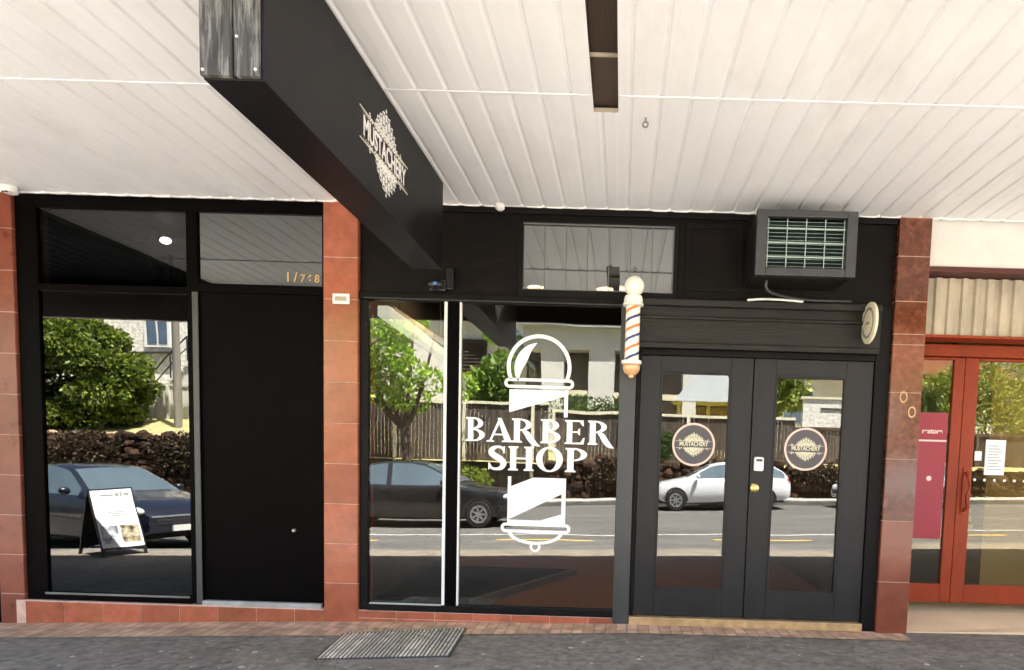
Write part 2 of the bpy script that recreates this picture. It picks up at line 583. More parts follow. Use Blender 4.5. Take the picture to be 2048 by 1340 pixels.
# ------------------------------------------------------------------ ground
sheet('footpath', M['asphalt'], -30, 30, KERB, 0.12, 240, 16, gz)
tag(sheet('road', M['road'], -90, 90, FARK, KERB - 0.16, 60, 4, lambda x, y: rz(x)))
kb = MB()
for i in range(40):
    x0, x1 = -40 + i * 2, -38 + i * 2 - 0.012
    for a, b in ((KERB - 0.16, KERB - 0.003), (FARK - 0.15, FARK)):
        z0, z1 = SL * x0, SL * x1
        kb.add([(x0, a, z0 - .4), (x1, a, z1 - .4), (x1, b, z1 - .4), (x0, b, z0 - .4), (x0, a, z0 - .006), (x1, a, z1 - .006), (x1, b, z1 - .006), (x0, b, z0 - .006)],
               [(0, 3, 2, 1), (4, 5, 6, 7), (0, 1, 5, 4), (1, 2, 6, 5), (2, 3, 7, 6), (3, 0, 4, 7)])
M['kerbstone'] = mat('dark_kerbstone', (0.13, 0.125, 0.115), 0.9, 0.3, 4, 0.4, 50)
kb.build('kerb', M['kerbstone'], None, 0.012)['kind'] = 'structure'
sheet('far_footpath', M['concrete'], -90, 90, -17.2, FARK - 0.15, 40, 2, lambda x, y: SL * x)
M['lawn'] = mat('dry_lawn', (0.33, 0.30, 0.13), 0.95, 0.25, 3, 0.5, 60, stain=(0.42, 0.38, 0.22), stain_amt=0.6)
M['linew'] = mat('road_white_paint', (0.45, 0.44, 0.42), 0.7, 0.12, 12)
M['liney'] = mat('road_yellow_paint', (0.75, 0.5, 0.1), 0.7, 0.15, 12)
lm = MB()


def decalrect(b, x0, x1, y0, y1, n=12):
    for i in range(n):
        a, c = x0 + (x1 - x0) * i / n, x0 + (x1 - x0) * (i + 1) / n
        b.add([(a, y0, rz(a) + .005), (c, y0, rz(c) + .005), (c, y1, rz(c) + .005), (a, y1, rz(a) + .005)], [(0, 1, 2, 3)])


decalrect(lm, -60, 60, -7.72, -7.60, 60)
lm.build('road_line', M['linew'])['kind'] = 'structure'
ly = MB()
for x0 in range(-40, 40, 4):
    decalrect(ly, x0 + 1.75, x0 + 3.55, -6.82, -6.72, 3)
ly.build('road_line', M['liney'])['kind'] = 'structure'

# brick edging along the shop fronts
be = MB()
N = 60
vs, fs = [], []
for i in range(N + 1):
    x = -6 + 8.3 * i / N
    wd = lerp(x, [(-6, .47), (-2.3, .44), (0.1, .31), (2.3, .28)])
    for y in (-wd, -wd / 2, -0.0):
        vs.append((x, y, gz(x, y) + 0.005))
for i in range(N):
    for j in range(2):
        fs.append((3 * i + j, 3 * i + 3 + j, 3 * i + 4 + j, 3 * i + 1 + j))
be.add(vs, fs).build('brick_edging', M['brickedge'])['kind'] = 'structure'

# ------------------------------------------------------------------ tiled pillars
def tiles(b, x0, x1, y0, y1, rows, cols, g=0.005, proud=0.004):
    """front tiles as separate little slabs; rows = list of z, cols = list of x"""
    for za, zb in zip(rows, rows[1:]):
        for xa, xb in zip(cols, cols[1:]):
            b.box(xa + g / 2, y0 - proud, za + g / 2, xb - g / 2, y0 + 0.002, zb - g / 2)


def pillar(label, x0, x1, y0, zb, rows, cols, tm, group, low=None):
    t = thing('tiled_pillar', label, 'pillar', ((x0 + x1) / 2, 0, zb), group)
    MB().box(x0 + .004, y0, zb - .1, x1 - .004, 0.3, 3.275).build('core', M['grout'], t)
    b = MB()
    tiles(b, x0, x1, y0, y0, rows, cols)
    # side tiles
    for za, zc in zip(rows, rows[1:]):
        b.box(x0, y0 + .002, za + .0025, x0 + .006, 0.3, zc - .0025)
        b.box(x1 - .006, y0 + .002, za + .0025, x1, 0.3, zc - .0025)
    b.build('tiles', tm, t, 0.0015)
    if low:
        b = MB()
        tiles(b, x0, x1, y0, y0, low, cols)
        for za, zc in zip(low, low[1:]):
            b.box(x0, y0 + .002, za + .0025, x0 + .006, 0.3, zc - .0025)
            b.box(x1 - .006, y0 + .002, za + .0025, x1, 0.3, zc - .0025)
        b.build('lower_tiles', M['tilepale'], t, 0.0015)['label'] = 'paler pinkish lower tiles'
    return t


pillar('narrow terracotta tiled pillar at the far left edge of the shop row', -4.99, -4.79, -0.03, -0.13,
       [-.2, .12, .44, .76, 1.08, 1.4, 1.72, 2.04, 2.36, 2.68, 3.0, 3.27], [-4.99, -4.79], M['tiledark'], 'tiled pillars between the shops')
cp = pillar('terracotta tiled pillar between the black left shop and the barber window, small pale label near its top', -2.36, -2.09, -0.04, -0.05,
            [-.06, .29, .61, .93, 1.25, 1.57, 1.89, 2.21, 2.53, 2.85, 3.27], [-2.36, -2.09], M['tile'], 'tiled pillars between the shops')
rp = pillar('polished red granite pillar with two ring shaped numerals beside the red doors', 2.085, 2.335, -0.05, 0.0,
            [0.93, 1.42, 1.94, 2.31, 2.39, 2.64, 2.98, 3.27], [2.085, 2.335], M['granite'], 'tiled pillars between the shops', [-.05, .44, .93])
b = MB()
for cx, cz in ((2.19, 1.905), (2.262, 1.79)):
    b.ring((cx, cz), 0.022, 0.031, 0, 2 * math.pi, -0.063, -0.054, 28, 'Y', 1.45)
b.build('numeral', M['brassdull'], rp)
lbp = thing('wall_label', 'small pale green rectangular plate on the middle tiled pillar', 'plate', (-2.22, -.045, 2.49))
MB().box(-2.283, -.060, 2.492, -2.15, -.0445, 2.572).build('plate', M['plasticw'], lbp, 0.012, seg=3)
MB().box(-2.262, -.063, 2.515, -2.172, -.0605, 2.548).build('inset', M['valance'], lbp)

# ------------------------------------------------------------------ the barber shop building
S = thing('barber_shop', 'black fronted barber shop with lettered window and glazed double doors', 'shop', (0, 0, 0))
bx('upper_wall', M['cream'], S, (-2.4, 0.02, 3.30), (2.34, 0.3, 6.2), 0)
bx('fascia_board', M['brownblack'], S, (-2.088, 0.0, 2.60), (-0.85, 0.05, 3.275), 0.004)
f = MB()
f.box(0.395, 0.0, 2.60, 2.083, 0.05, 3.275).box(-.849, 0.0, 3.185, .394, 0.05, 3.275)
f.build('fascia_board', M['brownblack'], S, 0.004)
f = MB()
f.box(.45, -.018, 2.68, .49, -.001, 3.2).box(.86, -.018, 2.68, .90, -.001, 3.2).box(.49, -.018, 3.16, .86, -.001, 3.2).box(.49, -.018, 2.68, .86, -.001, 2.72)
f.build('panel_moulding', M['brownblack'], S, 0.004)
f = MB()
f.box(-2.088, -.03, 3.225, .91, -.001, 3.272).box(1.66, -.03, 3.225, 2.08, -.001, 3.272)
f.build('head_trim', M['black'], S, 0.004)
# louvre window in the upper band
lw = MB()
lw.box(-.85, -.02, 2.60, -.815, .05, 3.184).box(.36, -.02, 2.60, .394, .05, 3.184).box(-.815, -.02, 2.60, .36, .05, 2.655).box(-.815, -.02, 3.165, .36, .05, 3.184)
lwo = lw.build('transom_window', M['black'], S, 0.003)
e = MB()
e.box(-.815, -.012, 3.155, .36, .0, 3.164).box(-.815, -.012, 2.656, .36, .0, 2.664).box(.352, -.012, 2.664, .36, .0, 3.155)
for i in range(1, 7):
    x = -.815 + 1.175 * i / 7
    e.box(x - .003, .004, 2.664, x + .003, .0115, 3.155)  # thin pale bars stand in for soffit grooves reflected in the pane
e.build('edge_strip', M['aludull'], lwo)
MB().box(-.815, .012, 2.66, .36, .018, 3.16).build('pane', M['glasslouv'], lwo)
# transom bar between band and windows
bx('transom_bar', M['brownblack'], S, (-2.088, -.03, 2.545), (.10, .05, 2.599), .004)
bx('transom_bar', M['steel'], S, (-2.05, -.036, 2.548), (-.03, -.031, 2.556), .001)
# big shop window
bx('window_jamb', M['black'], S, (-2.088, -.01, .07), (-2.02, .06, 2.544), .004)
bx('window_sill', M['black'], S, (-2.019, -.03, .075), (-.032, .07, .128), .004)
bx('sill_strip', M['alu'], S, (-2.0, -.034, .128), (-1.42, -.005, .139), .002)
wm = MB().box(-1.398, -.004, .13, -1.302, .05, 2.544).build('window_mullion', M['blackmatt'], S, .002)
MB().box(-1.422, -.012, .13, -1.399, .03, 2.544).build('edge_strip', M['white'], wm, .002)
MB().box(-1.3015, -.012, .13, -1.289, .03, 2.544).build('edge_strip', M['white'], wm, .002)
wp = MB().box(-2.019, .012, .129, -1.40, .02, 2.544).build('window_pane', M['glass'], S)
wp2 = MB().box(-1.30, .012, .129, -.034, .02, 2.544).build('window_pane', M['glass'], S)
bx('corner_post', M['steel'], S, (-.032, -.05, .03), (.098, .06, 2.57), .006)
pl = MB()
pl.box(-2.088, -.035, -.06, -.033, .2, .074)
pl.build('plinth', M['grout'], S)
b = MB()
cols = [-2.088 + .31 * i for i in range(7)] + [-.033]
tiles(b, 0, 0, -.035, 0, [-.06, .012, .074], cols)
b.build('plinth_tiles', M['tile'], S, .0015)

# ---- barber shop lettering: bold serif capitals drawn as outlines (unit cap height)
def ell(cx, cy, rx, ry, a0, a1, n=18):
    return [(cx + rx * math.cos(a0 + (a1 - a0) * i / n), cy + ry * math.sin(a0 + (a1 - a0) * i / n)) for i in range(n + 1)]


HP = math.pi / 2
def g_stem(x, w=.21, ser=(1, 1), z0=0, z1=1):
    p = [('p', [(x, z0), (x + w, z0), (x + w, z1), (x, z1)])]
    s = .075
    for zz, d in ((z0, 1), (z1, -1)):
        l, r = x - (s if ser[0] else 0), x + w + (s if ser[1] else 0)
        p.append(('p', [(l, zz), (r, zz), (r, zz + d * .045), (x + w, zz + d * .1), (x, zz + d * .1), (l, zz + d * .045)]))
    return p


def bowl(x, cy, ry, rx, t=.2, h=.055):
    return [('s', ell(x, cy, rx, ry, -HP, HP), ell(x, cy, rx - t, ry - h, -HP, HP))]


def thick(path):
    """path of (x, y, halfwidth) -> strip"""
    o, i = [], []
    for k, (x, y, hw) in enumerate(path):
        a, c = path[max(0, k - 1)], path[min(len(path) - 1, k + 1)]
        dx, dy = c[0] - a[0], c[1] - a[1]
        L = math.hypot(dx, dy) or 1
        o.append((x - dy / L * hw, y + dx / L * hw))
        i.append((x + dy / L * hw, y - dx / L * hw))
    return [('s', o, i)]


def smooth(pts, n=5):
    out = []
    for k in range(len(pts) - 1):
        p0, p1, p2, p3 = pts[max(0, k - 1)], pts[k], pts[k + 1], pts[min(len(pts) - 1, k + 2)]
        for j in range(n):
            t = j / n
            out.append(tuple(.5 * (2 * b_ + (c_ - a_) * t + (2 * a_ - 5 * b_ + 4 * c_ - d_) * t * t + (-a_ + 3 * b_ - 3 * c_ + d_) * t ** 3) for a_, b_, c_, d_ in zip(p0, p1, p2, p3)))
    out.append(pts[-1])
    return out


GL = {
    'B': (g_stem(.1, .21, (1, 0)) + bowl(.28, .755, .245, .42) + bowl(.28, .265, .265, .48), .86),
    'A': ([('p', [(.06, .0), (.14, .0), (.47, .8), (.43, .97)]), ('p', [(.38, 1.0), (.52, 1.0), (.92, 0), (.66, 0)]), ('p', [(.22, .28), (.72, .28), (.70, .34), (.24, .34)]),
           ('p', [(-.02, 0), (.26, 0), (.26, .045), (.13, .09), (-.02, .045)]), ('p', [(.55, 0), (1.0, 0), (1.0, .045), (.88, .09), (.68, .09), (.55, .045)])], .98),
    'R': (g_stem(.1, .21, (1, 0)) + [('p', [(.3, 0), (.39, 0), (.39, .045), (.3, .1)])] + bowl(.28, .745, .255, .44)
          + thick(smooth([(.42, .5, .05), (.56, .38, .10), (.68, .16, .11), (.82, -.02, .09), (1.0, -.13, .02)])), .94),
    'E': (g_stem(.1, .21, (1, 0)) + [('p', [(.3, .0), (.74, .0), (.78, .27), (.73, .27), (.62, .075), (.3, .06)]), ('p', [(.3, 1.), (.72, 1.), (.74, .76), (.69, .76), (.58, .93), (.3, .94)]),
          ('p', [(.3, .475), (.5, .475), (.56, .38), (.6, .38), (.6, .66), (.56, .66), (.5, .535), (.3, .535)])], .82),
    'S': (thick(smooth([(.60, .80, .035), (.52, .93, .05), (.36, .955, .055), (.19, .86, .09), (.17, .70, .11), (.32, .57, .12), (.50, .44, .12), (.60, .28, .11), (.52, .10, .085), (.34, .045, .055), (.18, .08, .05), (.09, .24, .035)]))
          + [('p', [(.58, .70), (.64, .70), (.64, 1.0), (.59, .98)]), ('p', [(.06, .0), (.1, .02), (.12, .3), (.06, .3)])], .72),
    'H': (g_stem(.1, .21) + g_stem(.66, .21) + [('p', [(.3, .47), (.67, .47), (.67, .54), (.3, .54)])], .98),
    'O': ([('s', ell(.5, .5, .47, .52, 0, 2 * math.pi, 40), ell(.5, .5, .245, .455, 0, 2 * math.pi, 40))], 1.0),
    'P': (g_stem(.1, .21) + bowl(.28, .73, .27, .47), .8),
}


def glyph(b, ch, x0, z0, wd, hgt, y, ax='Y'):
    pcs, gw = GL[ch]
    for k, pc in enumerate(pcs):
        yy = y - .0004 * (k + 1)
        tr = lambda q: (x0 + q[0] / gw * wd, z0 + q[1] * hgt)
        if pc[0] == 'p':
            b.prism([tr(q) for q in pc[1]], yy, y + .0005)
        else:
            b.strip([tr(q) for q in pc[1]], [tr(q) for q in pc[2]], yy, y + .0005)


LY = .0095
L = MB()
for ch, a, c in zip('BARBER', (-1.25, -1.075, -.885, -.655, -.462, -.278), (-1.075, -.865, -.67, -.468, -.288, -.075)):
    glyph(L, ch, a, 1.462, c - a, .19, LY)
for ch, a, c in zip('SHOP', (-1.075, -.91, -.688, -.455), (-.915, -.69, -.46, -.262)):
    glyph(L, ch, a, 1.238, c - a, .193, LY)
L.build('window_lettering', M['vinyl'], S)
# ---- barber pole emblem on the glass
K = MB()
cx, cz = -.672, 2.06
K.ring((cx, cz), .226, .256, R(-24), R(204), LY - .0005, LY + .0005, 60)
o_ = [(cx + .195 * math.cos(t), cz - .01 + .2 * math.sin(t)) for t in [R(95 + 118 * i / 24) for i in range(25)]]
i_ = []
for i in range(25):
    k = i / 24
    wdt = .085 * math.sin(math.pi * k) ** .8
    t = R(95 + 118 * k)
    i_.append((cx + (.195 - wdt) * math.cos(t), cz - .01 + (.2 - wdt) * math.sin(t)))
K.strip(o_, i_, LY - .0005, LY + .0005)
K.ring((cx + .225, cz), 0.004, .018, 0, 0.01, LY - .0005, LY + .0005, 2)


def capsule(b, x0, x1, zc, h, t, y):
    r = h / 2
    out = ell(x1 - r, zc, r, r, -HP, HP) + ell(x0 + r, zc, r, r, HP, 3 * HP)
    inn = ell(x1 - r, zc, r - t, r - t, -HP, HP) + ell(x0 + r, zc, r - t, r - t, HP, 3 * HP)
    b.strip(out + out[:1], inn + inn[:1], y - .0005, y + .0005)


capsule(K, -.945, -.392, 1.932, .078, .024, LY)
xl, xr = -.903, -.437
K.prism([(xl, 1.88), (xr - .03, 1.88), (xr - .03, 1.835), (xl, 1.70)], LY - .0009, LY + .0005)
K.prism([(xr - .029, 1.885), (xr, 1.885), (xr, 1.672), (xr - .029, 1.672)], LY - .0005, LY + .0005)
K.build('window_emblem', M['vinyl'], S)
K = MB()
K.prism([(xl, 1.10), (-.70, 1.185), (xr, 1.185), (xr, 1.075), (xl + .03, .855), (xl, .855)], LY - .0009, LY + .0005)
K.prism([(xl, 1.19), (xl + .026, 1.19), (xl + .026, 1.111), (xl, 1.10)], LY - .0005, LY + .0005)
K.prism([(xr - .032, 1.0745), (xr, 1.0745), (xr, .815), (xr - .032, .815)], LY - .0005, LY + .0005)
K.prism([(xl, .854), (xl + .03, .842), (xr - .20, .842), (xr - .033, .895), (xr - .033, .815), (xl, .815)], LY - .0009, LY + .0005)
capsule(K, -.955, -.393, .778, .078, .024, LY - .001)
oo, ii = [], []
for i in range(25):
    t = math.pi + math.pi * i / 24
    oo.append((cx - .002 + .225 * math.cos(t), .752 + .108 * math.sin(t)))
    ii.append((cx - .002 + .195 * math.cos(t), .752 + .083 * math.sin(t)))
K.strip(oo, ii, LY - .0009, LY + .0005)
K.ring((cx - .002, .628), .024, .044, R(140), R(400), LY - .0005, LY + .0005, 24)
K.build('window_emblem', M['vinyl'], S)

# ---- door set
df = MB()
df.box(.10, -.01, .03, .132, .07, 2.21).box(1.972, -.02, .02, 2.083, .08, 2.6).box(.132, -.01, 2.181, 1.972, .07, 2.23)
df.build('door_frame', M['black'], S, .004)
fb = MB()
fb.box(.099, -.05, 2.23, 1.985, .05, 2.598)
fbo = fb.build('fascia_beam', M['beamwood'], S, .004)
fm_ = MB()
fm_.box(.099, -.085, 2.225, 1.975, -.051, 2.27).box(.099, -.075, 2.45, 1.975, -.051, 2.475).box(.099, -.1, 2.545, 1.975, -.051, 2.598)
fm_.build('moulding', M['beamwood'], fbo, .008)
th = bx('threshold', M['brassdull'], S, (.10, -.06, .03), (1.972, .08, .095), .004)


def logo(b, put, s, seed=3):
    """stacked lace ornament above and below two lines; put(u, v) places a 2D point"""
    rnd = random.Random(seed)
    def dot(u, v, r, r0=0.0, a0=0, a1=2 * math.pi, n=10):
        b_o = [put(u + r * math.cos(a0 + (a1 - a0) * i / n), v + r * math.sin(a0 + (a1 - a0) * i / n)) for i in range(n + 1)]
        b_i = [put(u + r0 * math.cos(a0 + (a1 - a0) * i / n), v + r0 * math.sin(a0 + (a1 - a0) * i / n)) for i in range(n + 1)]
        o = len(b.v)
        b.v += b_o + b_i
        k = n + 1
        b.f += [(o + i, o + i + 1, o + k + i + 1, o + k + i) for i in range(n)]
    for sg in (1, -1):
        for row in range(5):
            half = (.31, .27, .235, .16, .08)[row]
            v = sg * (.155 + .062 * row)
            nn = max(1, int(half / .062))
            for k in range(-nn, nn + 1):
                u = half * k / nn
                dot(u, v, .034, .017 if (k + row) % 2 else .006, n=12)
                dot(u + .03, v + sg * .03, .014, n=7)
        dot(0, sg * .475, .022, n=8)
        for s2 in (1, -1):                       # the scrolling wings
            for q in range(6):
                dot(s2 * (.40 + .055 * q), sg * (.15 - .004 * q), .026 - .003 * q, .010, n=10)
            dot(s2 * .46, sg * .19, .024, .012, n=10)
    return b


def mkdoor(x0, x1, px0, px1, pz0, pz1, label):
    d = MB()
    z0, z1 = .10, 2.178
    d.box(x0, 0, z0, px0, .045, z1).box(px1, 0, z0, x1, .045, z1).box(px0, 0, z0, px1, .045, pz0).box(px0, 0, pz1, px1, .045, z1)
    o = d.build('door', M['doorgrey'], S, .004)
    o['label'] = label
    MB().box(px0, .018, pz0, px1, .024, pz1).build('pane', M['glassdoor'], o)
    g = MB()
    t = .014
    g.box(px0, -.003, pz0, px0 + t, .016, pz1).box(px1 - t, -.003, pz0, px1, .016, pz1).box(px0 + t, -.003, pz0, px1 - t, .016, pz0 + t).box(px0 + t, -.003, pz1 - t, px1 - t, .016, pz1)
    g.build('glazing_bead', M['doorgrey'], o, .002)
    return o


def doordecal(o, cx, cz):
    r = .155
    MB().ring((cx, cz), 0.0001, r, 0, 2 * math.pi, .0150, .0165, 48).build('round_sticker', M['decal'], o)
    MB().ring((cx, cz), r, r + .016, 0, 2 * math.pi, .0140, .0165, 48).build('sticker_ring', M['ringpink'], o)
    s = .27
    b = MB()
    logo(b, lambda u, v: (cx + u * s * .9, .0142, cz + v * s * .72), 1)
    text_into(b, 'MUSTACHERY', .046, (cx, .0142, cz - .010), (1, 0, 0), (0, 0, 1), .0003, bold=.001, xs=.78)
    text_into(b, 'BARBERSHOP', .02, (cx, .0142, cz - .034), (1, 0, 0), (0, 0, 1), .0003, xs=.8)
    b.build('sticker_lettering', M['gold'], o)


d1 = mkdoor(.134, 1.024, .297, .851, .318, 2.055, 'left charcoal door leaf with the brass knob')
d2 = mkdoor(1.030, 1.970, 1.203, 1.757, .318, 2.045, 'right charcoal door leaf')
doordecal(d1, .574, 1.488)
doordecal(d2, 1.468, 1.478)
k = MB()
k.lathe([(.034, 0), (.034, -.006), (.014, -.012), (.012, -.03), (.03, -.04), (.034, -.055), (.02, -.066)], (1.062, -.002, 1.158), 20, 'Y')
k.build('knob', M['brass'], d2, smooth=True)
b = MB()
b.box(1.028, -.012, .105, 1.045, -.001, 2.17)
b.build('meeting_strip', M['doorgrey'], d2, .003)
lk = thing('key_box', 'small white key safe with black window on the middle of the double doors', 'key safe', (1.09, 0, 1.29))
MB().box(1.053, -.045, 1.292, 1.13, -.002, 1.405).build('case', M['plasticw'], lk, .014, seg=4)
MB().box(1.068, -.052, 1.37, 1.115, -.0465, 1.388).build('window', M['plastick'], lk, .003)
# interior of the barber shop
it = MB().box(-2.05, .1, .03, 2.05, 6.0, .085)
it.build('interior_floor', M['timberfloor'], S)
r_ = MB()
r_.box(-2.38, .33, -.1, -2.10, 6, 3.3).box(2.10, .33, -.1, 2.36, 6, 3.3).box(-2.38, 6, -.1, 2.36, 6.2, 3.3).box(-2.1, .06, 2.95, 2.1, 6, 3.3)
r_.build('interior_wall', M['room'], S)
bx('roof', M['concrete'], S, (-2.4, .3, 6.0), (2.34, 8, 6.2), 0)
mt = thing('display_platform', 'low dark display platform with grey edge behind the narrow barber window pane', 'platform', (-1.5, .8, .086))
MB().prism([(-2.0, .15), (-1.25, .15), (-.5, 1.8), (-2.0, 1.8)], .087, .15, 'Z').build('top', M['blackmatt'], mt, .004)
MB().prism([(-1.245, .15), (-1.19, .15), (-.44, 1.8), (-.495, 1.8)], .087, .153, 'Z').build('edge', M['aludull'], mt, .004)
lt = thing('ceiling_light', 'long white tube light seen high behind the left part of the barber window', 'light', (-1.95, 1.1, 2.55))
b = MB()
b.add([(-2.0, .12, 2.44), (-1.9, .12, 2.44), (-1.9, 2.1, 2.36), (-2.0, 2.1, 2.36), (-2.0, .12, 2.53), (-1.9, .12, 2.53), (-1.9, 2.1, 2.45), (-2.0, 2.1, 2.45)],
      [(0, 3, 2, 1), (4, 5, 6, 7), (0, 1, 5, 4), (1, 2, 6, 5), (2, 3, 7, 6), (3, 0, 4, 7)])
b.build('diffuser', M['tubel'], lt, .012)
MB().box(-1.98, .3, 2.53, -1.92, 2.0, 2.56).build('fitting', M['white'], lt)
for y in (.5, 1.8):
    MB().tube([(-1.95, y, 2.55), (-1.95, y, 2.95)], .006, 6).build('suspension_rod', M['aludull'], lt)
for dx_ in (-1.6, -.85, -.2, .6, 1.45):
    dl_ = thing('downlight', 'round warm ceiling lamp inside the barber shop, hidden behind the black fascia', 'light', (dx_, 1.05, 2.93), 'downlights inside the barber shop')
    MB().lathe([(.08, 0), (.08, -.012)], (dx_, 1.05, 2.945), 20).build('lens', M['warmlamp'], dl_)
    MB().lathe([(.105, 0), (.105, -.008), (.081, -.012)], (dx_, 1.05, 2.949), 24).build('rim', M['white'], dl_)

# ------------------------------------------------------------------ left shop
T = thing('corner_shop', 'black shop front with tall dark window and plain black door left of the tiled pillar', 'shop', (-3.6, 0, 0))
bx('upper_wall', M['cream'], T, (-9, 0.02, 3.30), (-2.41, 0.3, 6.2), 0)
f = MB()
f.box(-4.785, -.01, .075, -4.62, .06, 3.275).box(-4.62, -.01, 3.175, -2.365, .06, 3.275).box(-3.45, -.01, 0.085, -3.36, .06, 3.175).box(-2.385, -.01, .085, -2.365, .06, 3.175)
f.box(-4.62, -.01, 2.54, -3.45, .05, 2.595).box(-3.36, -.01, 2.565, -2.385, .05, 2.632).box(-4.62, -.01, .075, -3.45, .06, .122)
f.build('window_frame', M['blackmatt'], T, .004)
MB().box(-3.402, -.022, .085, -3.356, -.011, 2.56).build('jamb_cover', M['steel'], T, .003)
MB().box(-4.63, -.03, .124, -3.46, -.011, .14).build('sill_strip', M['aludull'], T, .002)
MB().box(-4.62, .01, .123, -3.45, .018, 2.54).build('window_pane', M['glassleft'], T)
MB().box(-4.62, .01, 2.595, -3.45, .018, 3.175).build('transom_pane', M['glassdim'], T)
MB().box(-3.36, .01, 2.632, -2.385, .018, 3.175).build('transom_pane', M['glasstr'], T)
dr = MB().box(-3.36, .004, .112, -2.385, .05, 2.565).build('door', M['blackmatt'], T, .003)
MB().lathe([(.016, 0), (.016, -.01), (.008, -.02)], (-2.62, .003, .70), 14, 'Y').build('lock', M['alu'], dr, smooth=True)
MB().box(-3.355, -.03, .07, -2.39, .06, .110).build('threshold', M['concrete'], T, .004)
b = MB()
for s_, xx, sc in (('1', -2.66, 1.25), ('/', -2.60, 1.25), ('7', -2.545, 1.0), ('6', -2.487, 1.0), ('8', -2.43, 1.0)):
    text_into(b, s_, .085 * sc, (xx, .0075, 2.665), (1, 0, 0), (0, 0, 1), .0005, bold=.002)
b.build('street_number', M['brassdull'], T)
MB().box(-4.86, -.035, -.2, -2.365, .2, .072).build('plinth', M['grout'], T)
b = MB()
tiles(b, 0, 0, -.035, 0, [-.2, .066], [-4.785 + .312 * i for i in range(8)] + [-2.365])
b.build('plinth_tiles', M['tile'], T, .0015)
r_ = MB()
r_.box(-5.2, .33, -.1, -4.98, 4, 3.3).box(-5.2, 4, -.1, -2.4, 4.2, 3.3).box(-4.98, .07, 3.2, -2.4, 4, 3.3).box(-4.98, .33, 0, -2.4, 4, .08)
r_.build('interior_wall', M['blackmatt'], T)
bx('roof', M['concrete'], T, (-9, .3, 6.0), (-2.41, 8, 6.2), 0)
bx('side_wall', M['blackmatt'], T, (-9, -.02, -.5), (-4.995, .3, 3.28), .004)
il = thing('track_lamp', 'lit white lamp on a black bracket behind the top left window', 'lamp', (-3.97, .5, 3.1))
MB().ball((-3.955, .5, 3.10), .038, 16, 10, (1.2, 1, .75)).build('bulb', M['lampw'], il, smooth=True)
b = MB()
b.box(-4.30, .56, 3.115, -3.60, .6, 3.15).box(-4.10, .52, 2.6, -4.03, .6, 3.19)
b.build('bracket', M['plastick'], il, .004)
MB().box(-3.99, .5, 2.55, -3.93, .56, 3.0).build('hanging_rod', M['plastick'], il, .004)

# ------------------------------------------------------------------ right shop
Q = thing('red_door_shop', 'neighbouring shop with red timber glazed doors and cream corrugated strip above', 'shop', (3, 0, 0))
bx('upper_wall', M['cream'], Q, (2.35, 0.02, 2.93), (9, 0.3, 6.2), 0)
bx('trim', M['redtrim'], Q, (2.34, -.012, 2.885), (9, .3, 2.925), .004)
b = MB()
n = 220
top, bot = [], []
vs, fs = [], []
for i in range(n + 1):
    x = 2.345 + 2.6 * i / n
    ph = (x * 1 / .105) % 1
    y = .12 + (.022 if ph < .5 else 0) + .004 * math.sin(x * 37)
    for z, yy in ((2.40, y), (2.874, y)):
        vs.append((x, yy, z))
for i in range(n):
    fs.append((2 * i, 2 * i + 2, 2 * i + 3, 2 * i + 1))
b.add(vs, fs)
vb = b.build('corrugated_strip', M['valance'], Q)
so = vb.modifiers.new('thick', 'SOLIDIFY')
so.thickness = .004
so.offset = 1
MB().box(2.34, .08, 2.40, 9, .28, 2.42).build('ledge', M['redpaint'], Q)
dz = .395
f = MB()
f.box(2.34, dz - .04, 2.30, 5, dz + .06, 2.398).box(2.34, dz - .04, .16, 2.495, dz + .06, 2.30)
f.build('door_frame', M['redpaint'], Q, .005)


def reddoor(x0, x1, px0, px1, label):
    d = MB()
    z0, z1, pz0, pz1 = .20, 2.296, .36, 2.275
    d.box(x0, dz, z0, px0, dz + .045, z1).box(px1, dz, z0, x1, dz + .045, z1).box(px0, dz, z0, px1, dz + .045, pz0).box(px0, dz, pz1, px1, dz + .045, z1)
    o = d.build('door', M['redpaint'], Q, .005)
    o['label'] = label
    MB().box(px0, dz + .02, pz0, px1, dz + .026, pz1).build('pane', M['glassred'], o)
    return o


r1 = reddoor(2.497, 2.885, 2.52, 2.795, 'left red door leaf')
r2 = reddoor(2.889, 3.86, 3.005, 3.72, 'right red door leaf with curled handle')
reddoor(3.864, 4.8, 3.98, 4.7, 'far right red door leaf')
hb = MB()
hb.tube(smooth([(2.945, dz - .02, 1.33), (2.94, dz - .07, 1.28), (2.955, dz - .075, 1.2), (2.93, dz - .075, 1.12), (2.95, dz - .06, 1.04), (2.945, dz - .01, 1.0)]), .012, 8)
hb.box(2.925, dz - .012, .97, 2.965, dz - .001, 1.37)
hb.build('handle', M['redpaint'], r2, .002)
MB().box(3.16, dz + .05, .34, 3.75, dz + .056, 2.28).build('blind', M['olive'], Q)
po = thing('window_poster', 'burgundy poster with pale wording on the left red door glass', 'poster', (2.66, .45, .8))
MB().box(2.5205, dz + .012, .75, 2.775, dz + .0155, 1.83).build('sheet', M['burgundy'], po)
b = MB()
text_into(b, 'restore', .058, (2.648, dz + .0112, 1.655), (1, 0, 0), (0, 0, 1), .0005, bold=.002)
b.ring((2.645, 1.27), .001, .022, 0, 6.28, dz + .0108, dz + .0114, 16)
b.build('lettering', M['rose'], po)
MB().box(2.522, dz + .0105, 1.585, 2.774, dz + .0115, 1.60).build('rule', M['rose'], po)
nb_ = thing('notice', 'white paper notice stuck to the right red door glass', 'notice', (3.25, .41, 1.4))
MB().box(3.115, dz + .015, 1.315, 3.285, dz + .0185, 1.615).build('sheet', M['paper'], nb_)
b = MB()
